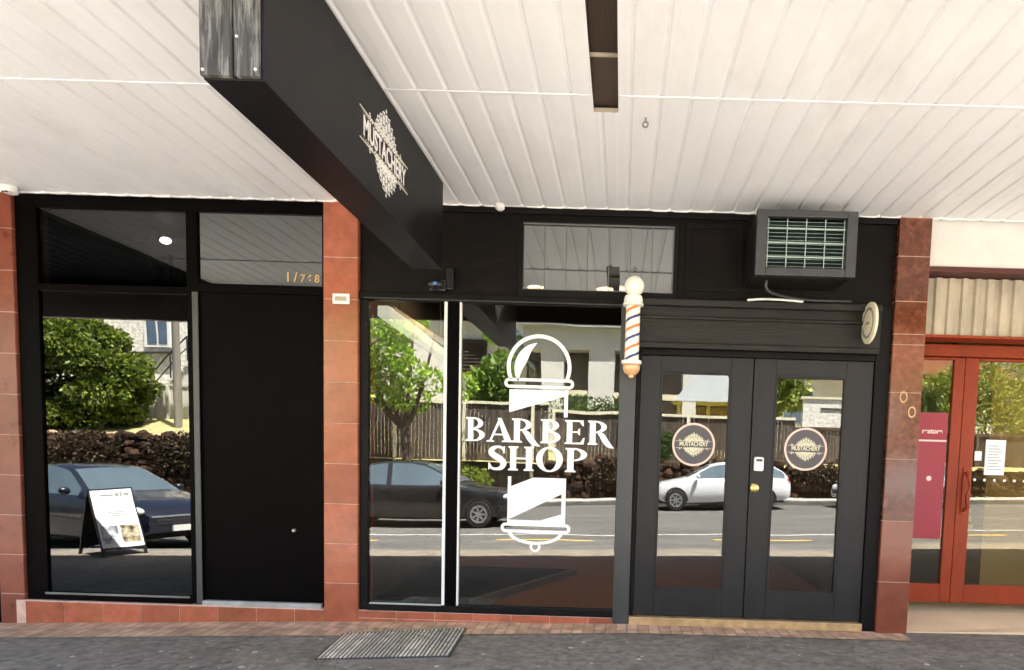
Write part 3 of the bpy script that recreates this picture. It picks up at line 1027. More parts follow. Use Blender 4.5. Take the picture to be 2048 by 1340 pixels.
for i in range(9):
    b.box(3.14, dz + .0142, 1.36 + .025 * i, 3.14 + .12 * (1 - .25 * ((i * 7) % 3) / 2), dz + .0149, 1.366 + .025 * i)
b.build('lettering', M['ink'], nb_)
nb2 = thing('notice', 'tiny white card on the right red door glass beside the paper notice', 'notice', (3.06, .41, 1.45))
MB().box(3.025, dz + .015, 1.435, 3.085, dz + .0185, 1.515).build('sheet', M['paper'], nb2)
b = MB()
for i in range(7):
    b.ring((3.04 + .085 * i, 1.27), .001, .012, 0, 6.28, dz + .0155, dz + .0185, 12)
b.build('dot_pattern', M['vinyl'], r2)
b = MB()
for k in range(4):
    b.box(3.02, dz + .25 + .03 * k, .82 + .07 * k, 3.18, dz + .30 + .03 * k, .865 + .07 * k)
rk = thing('leaflet_stack', 'stack of pale leaflets behind the right red door glass', 'leaflets', (3.1, .7, .8))
b.build('leaflets', M['paper'], rk, .004)
b = MB()
b.add([(2.34, -.0, .03), (9, -.0, .19), (9, .9, .25), (2.34, .9, .19), (2.34, 0, -.2), (9, 0, -.2), (9, .9, -.2), (2.34, .9, -.2)],
      [(0, 1, 2, 3), (4, 7, 6, 5), (0, 4, 5, 1), (3, 2, 6, 7), (0, 3, 7, 4), (1, 5, 6, 2)])
b.build('entry_step', M['beigefloor'], Q)
r_ = MB()
r_.box(2.37, 4, -.1, 9, 4.2, 3.3).box(2.37, .46, 2.6, 9, 4, 2.7).box(2.37, .9, .1, 9, 4, .185).box(3.2, 1.2, .185, 9, 1.3, 2.6)
r_.build('interior_wall', M['olive'], Q)
bx('roof', M['concrete'], Q, (2.35, .3, 6.0), (9, 8, 6.2), 0)
bx('front_wall', M['cream'], Q, (5.0, .02, -.2), (9, .4, 2.39), .004)

# ------------------------------------------------------------------ awning over the footpath
A = thing('awning', 'long white ribbed awning soffit covering the footpath over all the shops', 'awning', (0, -1.6, 3.27))
ZS = 3.275
P0, PX = .161, -2.744 - .161 * 60


def profile(x0, x1):
    pts = []
    k0 = int((x0 - PX) / P0) - 1
    k1 = int((x1 - PX) / P0) + 2
    for k in range(k0, k1):
        c = PX + P0 * k
        h = .0105
        for dx, z in ((-.019, 0), (-.007, h), (.005, h), (.013, 0), (P0 * .45, -.0025)):
            x = c + dx
            if x0 < x < x1:
                pts.append((x, ZS + z))
    return [(x0, ZS)] + pts + [(x1, ZS)]


SX0, SX1 = -.211, -.075


def soff(x0, x1, y0, y1):
    pr = profile(x0, x1)
    vs, fs = [], []
    for x, z in pr:
        vs += [(x, y0, z), (x, y1, z)]
    for i in range(len(pr) - 1):
        fs.append((2 * i, 2 * i + 1, 2 * i + 3, 2 * i + 2))
    return vs, fs


b = MB()
for a in ((-4.87, SX0, -.002, -1.645), (SX0, SX1, -.002, -1.47), (SX1, 9, -.002, -1.645)):
    b.add(*soff(*a))
b.build('soffit_sheet', M['soffit'], A)
b = MB()
for x0, x1 in ((-4.87, SX0), (SX1, 9)):
    vs, fs = soff(x0, x1, -1.645, -2.90)
    b.add([(x, y, z - .005) for x, y, z in vs], fs)
b.build('soffit_sheet', M['soffit'], A)
b = MB()
b.add(*soff(-9, -4.871, -.002, -2.90))
b.build('dark_soffit_sheet', M['brownblack'], A)
MB().box(-4.87, -1.653, ZS - .0095, SX0 - .012, -1.638, ZS - .0035).box(SX1 + .012, -1.653, ZS - .0095, 9, -1.638, ZS - .0035).build('joint_strip', M['soffit'], A)
# scalloped closing strip where the sheet meets the wall
b = MB()
rnd = random.Random(4)
k = int((-4.99 - PX) / P0)
x = PX + P0 * k + .01
while x < 6:
    if not (-2.36 < x + .07 < -2.09 and False):
        d = rnd.uniform(-.004, .003)
        b.prism([(x, ZS + .01), (x, ZS - .006), (x + .03, ZS - .010 - d), (x + .12, ZS - .011 - d), (x + .158, ZS - .006), (x + .158, ZS + .01)], -.047, -.040)
    x += P0
b.build('closing_strip', M['white'], A, .002)
b = MB().box(-9, -2.97, 3.322, 9, .015, 3.35)
b.build('roof_deck', M['aludull'], A)
bx('fascia_beam', M['brownblack'], A, (-5.25, -2.98, 2.99), (9, -2.90, 3.352), .004)
bx('fascia_beam', M['cream'], A, (-9, -2.98, 2.88), (-5.252, -2.90, 3.352), .004)
b = MB()
b.box(SX0 - .012, -1.46, 3.28, SX0, -2.89, 3.315).box(SX1, -1.46, 3.28, SX1 + .012, -2.89, 3.315).box(SX0, -2.89, 3.312, SX1, -1.46, 3.318)
for i in range(9):
    x = SX0 + .01 + i * .0145
    b.box(x, -2.89, 3.304, x + .006, -1.96, 3.312)
o = b.build('recess_trough', M['brownslot'], A)
MB().box(SX0, -1.965, 3.29, SX1, -1.945, 3.302).build('trough_bar', M['valance'], A, .002)
MB().box(SX0, -1.485, 3.272, SX1, -1.472, 3.29).build('trough_bar', M['valance'], A, .002)
# fittings fixed to the soffit
jb = thing('junction_box', 'round white junction box on the awning above the left tiled pillar', 'junction box', (-4.74, -.14, 3.25))
MB().lathe([(.058, 0), (.06, -.03), (.05, -.045), (.01, -.048)], (-4.70, -.14, 3.272), 28).build('cover', M['plasticw'], jb, smooth=True)
MB().ball((-4.717, -.175, 3.225), .009).ball((-4.687, -.18, 3.225), .009).build('screw', M['plastick'], jb)
cdt = MB().tube([(-4.76, -.2, 3.258), (-4.79, -1.5, 3.254), (-4.82, -2.89, 3.254)], .011, 8).build('conduit', M['plasticw'])
tag(cdt, 'thin white conduit running along the awning from the junction box towards the street', 'conduit')
jb2 = thing('junction_box', 'tiny white socket where the awning meets the wall beside the black hanging sign', 'junction box', (-.99, -.06, 3.26))
MB().lathe([(.035, 0), (.036, -.03), (.02, -.045)], (-.985, -.085, 3.268), 20).build('cover', M['plasticw'], jb2, smooth=True)
hk = MB()
hk.tube([(.078, -1.424, 3.275), (.078, -1.424, 3.25)], .004, 6)
hk.tube([(.078 + .015 * math.sin(t), -1.424, 3.235 - .015 * math.cos(t)) for t in [2 * math.pi * i / 16 for i in range(17)]], .0045, 6)
tag(hk.build('hook', M['aludull']), 'small metal ring hook screwed into the white awning right of the brown slot', 'hook')

# ------------------------------------------------------------------ hanging sign
H = thing('hanging_sign', 'long black box sign with pale lace emblem hung below the awning', 'sign', (-1.425, -1.66, 2.66))
MB().box(-1.534, -2.835, 2.663, -1.317, -.47, 3.262).build('box', M['signblack'], H, .004)
for xa, xb in ((-1.534, -1.418), (-1.412, -1.325)):
    MB().box(xa, -2.858, 2.667, xb, -2.836, 3.262).build('end_board', M['oldboard'], H, .004)
for q in ((-1.522, 2.685), (-1.335, 2.69), (-1.40, 2.80)):
    MB().ball((q[0], -2.858, q[1]), .006, 10, 6).build('nail', M['alu'], H)
b = MB()
PY, PZ = -1.61, 2.955
X0 = -1.3152
logo(b, lambda u, v: (X0, PY + u * .50, PZ + v * .46), 1)
text_into(b, 'MUSTACHERY', .135, (X0, PY, PZ - .045), (0, 1, 0), (0, 0, 1), .0006, bold=.003, xs=.74)
text_into(b, 'BARBERSHOP', .042, (X0, PY + .03, PZ - .1), (0, 1, 0), (0, 0, 1), .0006, bold=.001)
b.build('emblem', M['vinyl'], H)
b = MB()
for sg in (1, -1):
    b.box(X0 - .001, PY - .36, PZ + sg * .062 - .003 - (.012 if sg < 0 else -.012), X0 + .0004, PY + .36, PZ + sg * .062 + .003 - (.012 if sg < 0 else -.012))
b.build('emblem_rule', M['gold'], H)

# ------------------------------------------------------------------ security camera
c = thing('security_camera', 'small black dome camera with a blue glint coloured on its lens under the far end of the hanging sign', 'camera', (-1.48, -.03, 2.66))
MB().box(-1.53, -.06, 2.615, -1.40, -.001, 2.70).build('mount', M['plastick'], c, .01)
MB().box(-1.40, -.05, 2.63, -1.345, -.001, 2.79).build('bracket', M['plastick'], c, .006)
MB().ball((-1.475, -.075, 2.655), .048, 20, 12, (1.3, 1, .8)).build('housing', M['plastick'], c, smooth=True)
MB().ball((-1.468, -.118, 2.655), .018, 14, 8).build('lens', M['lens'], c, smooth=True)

# ------------------------------------------------------------------ air conditioner
AC = thing('air_conditioner', 'charcoal box air conditioner with wire grille jutting out above the doors', 'air conditioner', (1.28, -.2, 2.70))
a0, a1, z0, z1, yf = .914, 1.632, 2.70, 3.158, -.45
b = MB()
t = .075
b.box(a0, yf, z0, a0 + t, yf + .05, z1).box(a1 - t, yf, z0, a1, yf + .05, z1).box(a0 + t, yf, z0, a1 - t, yf + .05, z0 + t * .75).box(a0 + t, yf, z1 - t * .65, a1 - t, yf + .05, z1)
b.build('front_frame', M['acgrey'], AC, .006)
b = MB()
b.box(a0 + .01, yf + .05, z0 + .01, a0 + .025, -.02, z1 - .01).box(a1 - .025, yf + .05, z0 + .01, a1 - .01, -.02, z1 - .01).box(a0 + .025, yf + .05, z0 + .01, a1 - .025, -.02, z0 + .025).box(a0 + .025, yf + .05, z1 - .025, a1 - .025, -.02, z1 - .01)
b.build('casing', M['beamwood'], AC, .003)
b = MB()
nf = 22
for i in range(nf):
    z = z0 + .07 + (z1 - z0 - .14) * i / (nf - 1)
    b.add([(a0 + t, yf + .05, z - .005), (a1 - t, yf + .05, z - .005), (a1 - t, yf + .065, z + .008), (a0 + t, yf + .065, z + .008)], [(0, 1, 2, 3)])
b.box(a0 + t, yf + .085, z0 + .05, a1 - t, yf + .09, z1 - .05)
b.build('fins', M['fins'], AC)
b = MB()
for i in range(5):
    x = a0 + t + .012 + (a1 - a0 - 2 * t - .024) * i / 4
    b.tube([(x, yf + .03, z0 + .062), (x, yf + .03, z1 - .055)], .0042, 6)
for i in range(4):
    z = z0 + .14 + .1 * i
    b.tube([(a0 + t, yf + .037, z), (a1 - t, yf + .037, z)], .0058, 6)
for i in range(13):
    z = z0 + .075 + .026 * i
    b.tube([(a0 + t, yf + .042, z), (a1 - t, yf + .042, z)], .0018, 4)
b.build('grille', M['wire'], AC)
b = MB()
b.tube(smooth([(1.03, -.3, 2.70), (1.03, -.29, 2.655), (1.07, -.25, 2.63), (1.2, -.15, 2.625), (1.42, -.06, 2.625), (1.75, -.03, 2.63)]), .011, 8)
b.build('drain_pipe', M['steel'], AC, smooth=True)
pw = MB().tube(smooth([(.93, -.11, 2.60), (1.05, -.10, 2.613), (1.2, -.1, 2.612), (1.36, -.1, 2.602)]), .009, 8).build('cable', M['plasticw'])
tag(pw, 'short white cable lying on the dark beam under the air conditioner', 'cable')

# ------------------------------------------------------------------ barber pole
BPx, BPy = .056, -.135
B = thing('barber_pole', 'classic barber pole with white globe and spiral stripes beside the doors', 'barber pole', (BPx, BPy, 1.97))
MB().ball((BPx + .004, BPy, 2.672), .078, 32, 20).build('globe', M['globe'], B, smooth=True)
MB().lathe([(.035, 2.60), (.064, 2.598), (.072, 2.575), (.072, 2.545), (.078, 2.54), (.078, 2.525), (.06, 2.52)], (BPx, BPy, 0), 32).build('top_cap', M['plasticw'], B, smooth=True)
cyl = MB()
nz, na = 150, 48
fmi = []
rc = .055
for i in range(nz + 1):
    z = 2.115 + (2.52 - 2.115) * i / nz
    for j in range(na):
        tt = 2 * math.pi * j / na
        cyl.v.append((BPx + rc * math.cos(tt), BPy + rc * math.sin(tt), z))
for i in range(nz):
    for j in range(na):
        cyl.f.append((i * na + j, i * na + (j + 1) % na, (i + 1) * na + (j + 1) % na, (i + 1) * na + j))
        ph = ((j + .5) / na - (i + .5) / nz * (.405 / .145)) % 1
        fmi.append(1 if ph < .15 else (2 if .5 < ph < .64 else 0))
cyl.build('striped_cylinder', None, B, smooth=True, mats=[M['plasticw'], M['orange'], M['navy']], fm=fmi)
MB().lathe([(.06, 2.115), (.078, 2.11), (.078, 2.088), (.07, 2.082), (.055, 2.08)], (BPx, BPy, 0), 32).build('bottom_cap', M['plasticw'], B, smooth=True)
MB().lathe([(.055, 2.081), (.068, 2.07), (.066, 2.045), (.05, 2.015), (.022, 2.0), (.02, 1.985), (.006, 1.978)], (BPx, BPy, 0), 32).build('base_knob', M['orangecap'], B, smooth=True)
MB().box(BPx - .02, BPy + .04, 2.53, BPx + .02, -.051, 2.56).build('bracket', M['alu'], B, .003)
MB().box(BPx - .02, BPy + .04, 2.085, BPx + .02, -.051, 2.11).build('bracket', M['alu'], B, .003)
MB().tube([(BPx - .06, BPy + .02, 2.655), (BPx - .11, BPy + .02, 2.66)], .022, 10).build('cap', M['globe'], B)

# ------------------------------------------------------------------ round projecting sign
RS = thing('round_sign', 'small round cream sign projecting from the wall beside the granite pillar', 'sign', (1.85, -.19, 2.44))
MB().lathe([(.001, -.012), (.148, -.012), (.154, -.008), (.154, .008), (.148, .012), (.001, .012)], (1.85, -.175, 2.44), 48, 'X').build('disc', M['discream'], RS, smooth=True)
b = MB()
b.ring((-.175, 2.44), .094, .116, R(15), R(345), 1.8368, 1.8378, 40, 'X')
b.box(1.8368, -.205, 2.428, 1.8378, -.145, 2.448)
b.build('disc_mark', M['ink'], RS)
MB().box(1.842, -.051, 2.41, 1.858, -.0, 2.47).build('bracket', M['acgrey'], RS, .003)

# ------------------------------------------------------------------ pavement grate and weeds
GR = thing('pavement_grate', 'pale metal cellar grate set into the footpath below the tiled pillar', 'grate', (-1.58, -.62, gz(-1.58, -.62)))
def gp(x, y):
    return gz(x, y) + .008
b = MB()
nb = 31
for i in range(nb):
    u = (i + .5) / nb
    xa, xb = -1.99 + .86 * u, -2.05 + .88 * u
    ya, yb = -.985 + .08 * u, -.40 + .16 * u
    hw = .006
    za, zb = gp(xa, ya), gp(xb, yb)
    b.add([(xa - hw, ya, za - .01), (xa + hw, ya, za - .01), (xb + hw, yb, zb - .01), (xb - hw, yb, zb - .01), (xa - hw, ya, za + .006), (xa + hw, ya, za + .006), (xb + hw, yb, zb + .006), (xb - hw, yb, zb + .006)],
          [(0, 3, 2, 1), (4, 5, 6, 7), (0, 1, 5, 4), (1, 2, 6, 5), (2, 3, 7, 6), (3, 0, 4, 7)])
b.build('bars', mat('galvanised_bar', (0.62, 0.57, 0.48), 0.6, 0.35, 9, metal=0.3, island=.25), GR)
b = MB()
quad = [(-1.995, -.99), (-1.12, -.91), (-1.165, -.235), (-2.055, -.395)]
for (p, q) in zip(quad, quad[1:] + quad[:1]):
    b.tube([(p[0], p[1], gp(*p)), (q[0], q[1], gp(*q))], .005, 6)
b.build('frame', M['steel'], GR)
b = MB()
b.add([(x, y, gz(x, y) + .006) for x, y in quad], [(0, 1, 2, 3)])
b.build('bed', mat('silty_bed', (0.11, 0.095, 0.075), 0.95, 0.4, 14, 0.4, 50, stain=(.12, .11, .07), stain_amt=.6, stain_scale=7), GR)
LM = leafmat('weed_leaf', (0.05, 0.09, 0.02), (0.22, 0.26, 0.08))
b = MB()
rnd = random.Random(11)
for i in range(200):
    if rnd.random() < .6:
        x, y = rnd.uniform(-2.0, -1.1), -.25 - .18 * abs(rnd.gauss(0, 1)) * .5
    else:
        x, y = rnd.uniform(-1.6, -1.15), rnd.uniform(-.85, -.25)
    a = rnd.uniform(0, 6.28)
    h, l = rnd.uniform(.006, .025), rnd.uniform(.008, .02)
    z = gz(x, y) + .012
    b.add([(x - .004, y, z), (x + .004, y, z), (x + l * math.cos(a), y + l * math.sin(a), z + h)], [(0, 1, 2)])
tag(b.build('weeds', LM), 'small weeds sprouting along and through the pavement grate', 'weeds', kind='stuff')
b = MB()
lp_ = rnd
for i in range(70):
    x, y = rnd.uniform(-4.9, 3.2), rnd.uniform(-1.5, -.5)
    r = rnd.uniform(.005, .022)
    b.lathe([(r, 0), (r * .8, .003)], (x, y, gz(x, y) + .003), 9)
tag(b.build('gum_spots', mat('old_gum', (.42, .40, .35), .8, .1, 9)), 'pale flattened gum spots scattered over the asphalt footpath', 'gum spots', kind='stuff')

# ================================================================== the street behind the camera, seen in the glass
# ------------------------------------------------------------------ cars
M['tyre'] = mat('tyre_rubber', (0.012, 0.012, 0.012), 0.8, 0.2, 12)
M['rim'] = mat('wheel_alloy', (0.45, 0.46, 0.48), 0.35, 0.1, 8, metal=0.7)
M['carglass'] = mat('car_glass_sky_tint', (0.13, 0.18, 0.21), 0.07, 0.1, 3, metal=0.4, spec=1.0, rvar=.02)  # blue-grey base colour stands in for sky reflected in the windows
M['headlamp'] = mat('headlamp', (0.7, 0.72, 0.72), 0.12, 0.1, 9, coat=1)
M['taillamp'] = mat('tail_lamp', (0.35, 0.02, 0.02), 0.15, 0.1, 9, coat=1)
M['plate'] = mat('number_plate', (0.7, 0.7, 0.66), 0.5, 0.05, 9)


def carpaint(name, col):
    m = mat(name, col, 0.35, 0.04, 3, coat=1.0, rvar=.04)
    return m


def interp(tab, x):
    return lerp(x, tab)


def make_car(name, label, loc, paint, L=4.1, W=1.7, H=1.42, hatch=True, flip=False, group=None, yaw=0.0):
    """nose towards +x of its own frame; rear at 0"""
    t = thing(name, label, 'car', (0, 0, 0), group)
    bh, rf = .92, H
    belt = [(0, .80), (.10, .90), (.6, .95), (L * .5, .93), (L * .72, .90), (L * .9, .78), (L - .12, .68), (L, .58)]
    if hatch:
        roof = [(0, .80), (.08, .98), (.22, 1.12), (.55, rf - .07), (1.1, rf), (L * .48, rf), (L * .56, rf - .06), (L * .73, .93), (L * .76, .90), (L * .9, .80), (L - .12, .70), (L, .59)]
    else:
        roof = [(0, .84), (.08, .92), (.55, .97), (.75, 1.0), (1.25, rf - .06), (1.7, rf), (L * .5, rf), (L * .57, rf - .06), (L * .74, .95), (L * .77, .91), (L * .9, .81), (L - .12, .71), (L, .60)]
    halfw = [(0, W * .40), (.12, W * .46), (.5, W * .49), (L * .5, W * .5), (L * .8, W * .49), (L - .3, W * .45), (L - .08, W * .37), (L, W * .33)]
    sill = [(0, .38), (.15, .27), (L - .2, .22), (L, .32)]
    xs = [L * i / 44 for i in range(45)]
    xs[0], xs[-1] = 0.0, L
    ax = (.78, L - .78)
    rw = .30
    rows = []
    for x in xs:
        hw, bz, rz_, sz = interp(halfw, x), interp(belt, x), interp(roof, x), interp(sill, x)
        cab = max(0, rz_ - bz - .03)
        tum = min(1, cab / .35)
        top = hw * (.93 - .21 * tum)
        row = [(hw * .9, sz), (hw * .985, sz + .14), (hw, (sz + bz) / 2), (hw * .985, bz - .07), (hw * .945, bz), (top + .01, rz_ - .035 if cab > .02 else bz + (rz_ - bz) * .5), (top * .9, rz_), (top * .45, rz_ + .02), (0, rz_ + .025)]
        rows.append(row)
    n = len(rows[0])
    full = 2 * n - 1
    vs = []
    for x, row in zip(xs, rows):
        vs += [(x, -y, z) for y, z in row] + [(x, y, z) for y, z in row[:-1][::-1]]
    body_f, glass_f = [], {}
    for i in range(len(xs) - 1):
        xm = (xs[i] + xs[i + 1]) / 2
        cab = interp(roof, xm) - interp(belt, xm)
        ws = (L * .565 < xm < L * .725)
        rs = (.10 < xm < .5) if hatch else (.78 < xm < 1.22)
        for j in range(full - 1):
            fc = (i * full + j, (i + 1) * full + j, (i + 1) * full + j + 1, i * full + j + 1)
            jj = j if j < n - 1 else full - 2 - j
            side = jj == 4 and cab > .16 and not (abs(xm - L * .40) < .06) and not (xm > L * .69)
            front = jj in (6, 7) and (ws or rs) and cab > .05
            if side or front:
                key = ('side_window:%d%d' % (j < n - 1, xm < L * .40)) if side else ('windscreen' if ws else 'rear_window')
                glass_f.setdefault(key, []).append(fc)
            else:
                body_f.append(fc)
    e0, e1 = list(range(full)), [(len(xs) - 1) * full + k for k in range(full)]
    body_f += [tuple(e0), tuple(reversed(e1))]
    body = MB().add(vs, body_f).build('body', paint, t, smooth=True)
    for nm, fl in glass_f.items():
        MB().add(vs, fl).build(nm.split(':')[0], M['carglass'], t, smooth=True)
    MB().box(.2, -W * .42, .2, L - .25, W * .42, .4).build('underbody', M['tyre'], t)
    for x in ax:
        for s in (-1, 1):
            wy = s * (W * .5 - .085)
            wl = MB().lathe([(rw * .62, -.1), (rw * .9, -.1), (rw, -.07), (rw, .07), (rw * .9, .1), (rw * .62, .1)], (x, wy, rw), 28, 'Y').build('wheel', M['tyre'], t, smooth=True)
            b = MB()
            yo = wy + s * .098
            b.ring((x, rw), rw * .5, rw * .64, 0, 2 * math.pi, yo - .012, yo + .012, 28)
            b.ring((x, rw), .001, .055, 0, 2 * math.pi, yo - .012, yo + .012, 16)
            for q in range(7):
                an = 2 * math.pi * q / 7
                ca, sa = math.cos(an), math.sin(an)
                b.prism([(x + ca * .04 - sa * .022, rw + sa * .04 + ca * .022), (x + ca * .04 + sa * .022, rw + sa * .04 - ca * .022),
                         (x + ca * rw * .52 + sa * .018, rw + sa * rw * .52 - ca * .018), (x + ca * rw * .52 - sa * .018, rw + sa * rw * .52 + ca * .018)], yo - .008, yo + .008)
            b.build('rim', M['rim'], wl)
            MB().ring((x, rw + .01), rw * 1.0, rw * 1.16, R(-8), R(188), s * W * .5 - .02 * s, s * (W * .5 + .004), 28).build('wheel_arch', M['tyre'], t)
    for s in (-1, 1):
        hl = MB().ball((L - .22, s * W * .36, .66), .15, 16, 10, (1.15, .75, .48)).build('headlight', M['headlamp'], t, smooth=True)
        MB().ball((.10, s * W * .40, .82), .12, 14, 8, (.6, .55, 1.1)).build('tail_light', M['taillamp'], t, smooth=True)
        MB().ball((L * .66, s * (W * .5 + .07), .98), .085, 14, 8, (.7, 1, .75)).build('mirror', paint, t, smooth=True)
        MB().box(L * .40 - .1, s * (W * .498) - .012, .80, L * .40 + .06, s * (W * .498) + .012, .825).build('door_handle', paint, t, .004)
    MB().box(L - .05, -.42, .44, L + .012, .42, .54).build('grille', M['tyre'], t, .01)
    MB().box(L - .02, -.19, .33, L + .03, .19, .43).build('number_plate', M['plate'], t)
    MB().box(-.02, -.2, .6, .02, .2, .7).build('number_plate', M['plate'], t)
    MB().box(L - .10, -.5, .57, L + .004, .5, .60).build('trim', M['rim'], t, .006)
    t.location = loc
    if flip:
        t.rotation_euler = (0, math.atan(SL), math.pi)
    else:
        t.rotation_euler = (0, -math.atan(SL), yaw)
    return t


P_blue = carpaint('dark_blue_car_paint', (0.003, 0.004, 0.012))
P_black = carpaint('black_car_paint', (0.008, 0.008, 0.009))
P_white = carpaint('white_car_paint', (0.72, 0.73, 0.76))
P_silver = carpaint('silver_car_paint', (0.55, 0.57, 0.58))
make_car('parked_car', 'dark blue hatchback parked at the near kerb, mirrored in the left window', (-11.0, -7.0, rz(-11.0)), P_blue, 4.2, 1.7, 1.40, yaw=R(22))
make_car('parked_car', 'black sedan in the road, mirrored behind the barber window', (-6.75, -9.75, rz(-6.75)), P_black, 4.5, 1.74, 1.43, hatch=False)
make_car('parked_car', 'white hatchback at the far kerb, mirrored across both door panes', (4.95, -14.55, rz(4.95)), P_white, 4.1, 1.68, 1.36, flip=True)
make_car('parked_car', 'silver car parked behind the white hatchback at the far kerb', (10.6, -14.6, rz(10.6)), P_silver, 4.1, 1.7, 1.4, flip=True)

# ------------------------------------------------------------------ A-frame board on the kerb
af = thing('sandwich_board', 'white sandwich board with two pictures on the near footpath, mirrored in the left window', 'sandwich board', (-7.3, -4.15, gz(-7.3, -4.15)))
zg = gz(-7.3, -4.15)


def panel(b, x0, x1, u0, u1, v0, v1, d0, d1, lean):
    """box in a leaning panel: u along x, v up, d out towards the shops"""
    vs = []
    for d in (d0, d1):
        for (x, v) in ((x0, v0), (x1, v0), (x1, v1), (x0, v1)):
            vs.append((x, -4.15 + lean * (.36 * (1 - v / .95)) + d, zg + v))
    b.add(vs, [(0, 1, 2, 3), (4, 7, 6, 5), (0, 4, 5, 1), (1, 5, 6, 2), (2, 6, 7, 3), (3, 7, 4, 0)])
    return b


AX0, AX1 = -.28, .28
b = MB()
panel(b, AX0, AX1, 0, 0, .10, .95, -.012, .012, 1)
face = b.build('panel', M['plastick'], af)
b = MB()
panel(b, AX0, AX1, 0, 0, .10, .95, -.012, .012, -1)
b.build('panel', M['plastick'], af)
b = MB()
for ln in (1, -1):
    panel(b, AX0, AX0 + .04, 0, 0, 0, .0995, -.01, .01, ln)
    panel(b, AX1 - .04, AX1, 0, 0, 0, .0995, -.01, .01, ln)
b.build('foot', M['plastick'], af)
b = MB()
panel(b, AX0 + .02, AX1 - .02, 0, 0, .13, .93, .0125, .016, 1)
sh = b.build('poster', M['paper'], af)
b = MB()
panel(b, .01, .235, 0, 0, .19, .43, .0165, .018, 1)
b.build('picture', photomat('food_picture', (.05, .035, .02), (.3, .24, .14), (.6, .55, .42), 14), sh)
b = MB()
panel(b, -.235, -.02, 0, 0, .19, .43, .0165, .018, 1)
b.build('picture', photomat('street_picture', (.12, .13, .15), (.4, .42, .44), (.68, .7, .7), 11), sh)
b = MB()
for i, (xa, wd, v, h) in enumerate(((.22, .07, .83, .05), (.13, .03, .83, .06), (.09, .05, .83, .055), (.02, .17, .845, .025), (.16, .26, .61, .012), (.14, .24, .585, .012), (.15, .27, .56, .012))):
    panel(b, xa - wd, xa, 0, 0, v, v + h, .0165, .017, 1)
b.build('lettering', M['ink'], sh)
for o in [o for o in COL.objects if o.parent is af or (o.parent and o.parent.parent is af)]:
    # built around x = 0: move into the thing's own frame
    for q in o.data.vertices:
        q.co.x -= 7.3
af.rotation_euler = (0, -math.atan(SL), R(-60))

# ------------------------------------------------------------------ terrain across the road
def bank(x, y):
    if y > -17.3:
        return SL * x - .02
    base = lerp(x, [(-90, 1.65), (-14, 1.55), (-10.5, 1.1), (0, 1.1), (6, 1.2), (12, 1.3), (90, 1.8)])
    return base + max(0, -18 - y) * lerp(x, [(-90, .22), (-12, .22), (-9, .1), (4, .1), (90, .1)]) if y > -26 else base + 8 * lerp(x, [(-90, .22), (-12, .22), (-9, .1), (90, .1)])


sheet('far_lawn', M['lawn'], -120, 120, -200, -17.7, 120, 60, bank)
sheet('far_verge', M['lawn'], -120, 120, -17.8, -17.1, 60, 1, lambda x, y: SL * x + .01)
M['rock'] = mat('brown_rock', (0.035, 0.020, 0.013), 0.95, 0.5, 3, 0.9, 8, island=0.6, stain=(0.13, 0.08, 0.05), stain_amt=0.5, spec=0.1, stain_scale=5)
rnd = random.Random(21)


def rockwall(name, label, x0, x1, ht):
    b = MB()
    x = x0
    while x < x1:
        h = ht(x) + rnd.uniform(-.12, .12)
        z = SL * x - .1
        first = True
        while z < h:
            sx, sz = rnd.uniform(.22, .5), rnd.uniform(.18, .38)
            o = len(b.v)
            b.ball((x + rnd.uniform(-.1, .1), -17.42 - .12 * (z - SL * x) + rnd.uniform(-.06, .06), z + sz * .5), 1, 9, 6, (sx * .62, .3, sz * .66))
            for i in range(o, len(b.v)):
                q = b.v[i]
                b.v[i] = (q[0] + rnd.uniform(-.03, .03), q[1] + rnd.uniform(-.05, .05), q[2] + rnd.uniform(-.03, .03))
            z += sz
        x += .34
    o = b.build(name, M['rock'])
    return tag(o, label, 'retaining wall')


rockwall('rock_wall', 'rough brown rock retaining wall below the lawn, mirrored in the left window', -34, -10.5, lambda x: 1.55)
rockwall('rock_wall', 'low brown rock retaining wall behind the white hatchback', -2.5, 22, lambda x: 1.15)

# fences
M['fencebrown'] = mat('brown_paling', (0.075, 0.055, 0.042), 0.85, 0.35, 5, 0.3, 20, stretch=(1, 1, .3), island=.3)
M['fencepale'] = mat('pale_paling', (0.60, 0.58, 0.52), 0.8, 0.12, 5, stretch=(1, 1, .3), island=.12)
M['fencecream'] = mat('cream_rail', (0.72, 0.66, 0.48), 0.7, 0.1, 5)


def paling(name, label, x0, x1, y, z0f, z1f, m, rail, wd=.13, gap=.012):
    t = thing(name, label, 'fence', ((x0 + x1) / 2, y, z0f(x0)))
    b = MB()
    x = x0
    while x < x1:
        b.box(x, y, z0f(x), x + wd - gap, y + .02, z1f(x) + rnd.uniform(-.02, .02))
        x += wd
    b.build('palings', m, t)
    b = MB()
    b.box(x0, y + .021, z1f(x0) - .08, x1, y + .07, z1f(x0) + .02)
    b.box(x0, y - .05, z0f(x0) + .35, x1, y - .001, z0f(x0) + .45)
    b.build('rail', rail, t)
    k = x0
    b = MB()
    while k < x1:
        b.box(k, y + .0205, z0f(k), k + .1, y + .12, z1f(x0) - .081)
        k += 2.4
    b.build('post', rail, t)
    return t


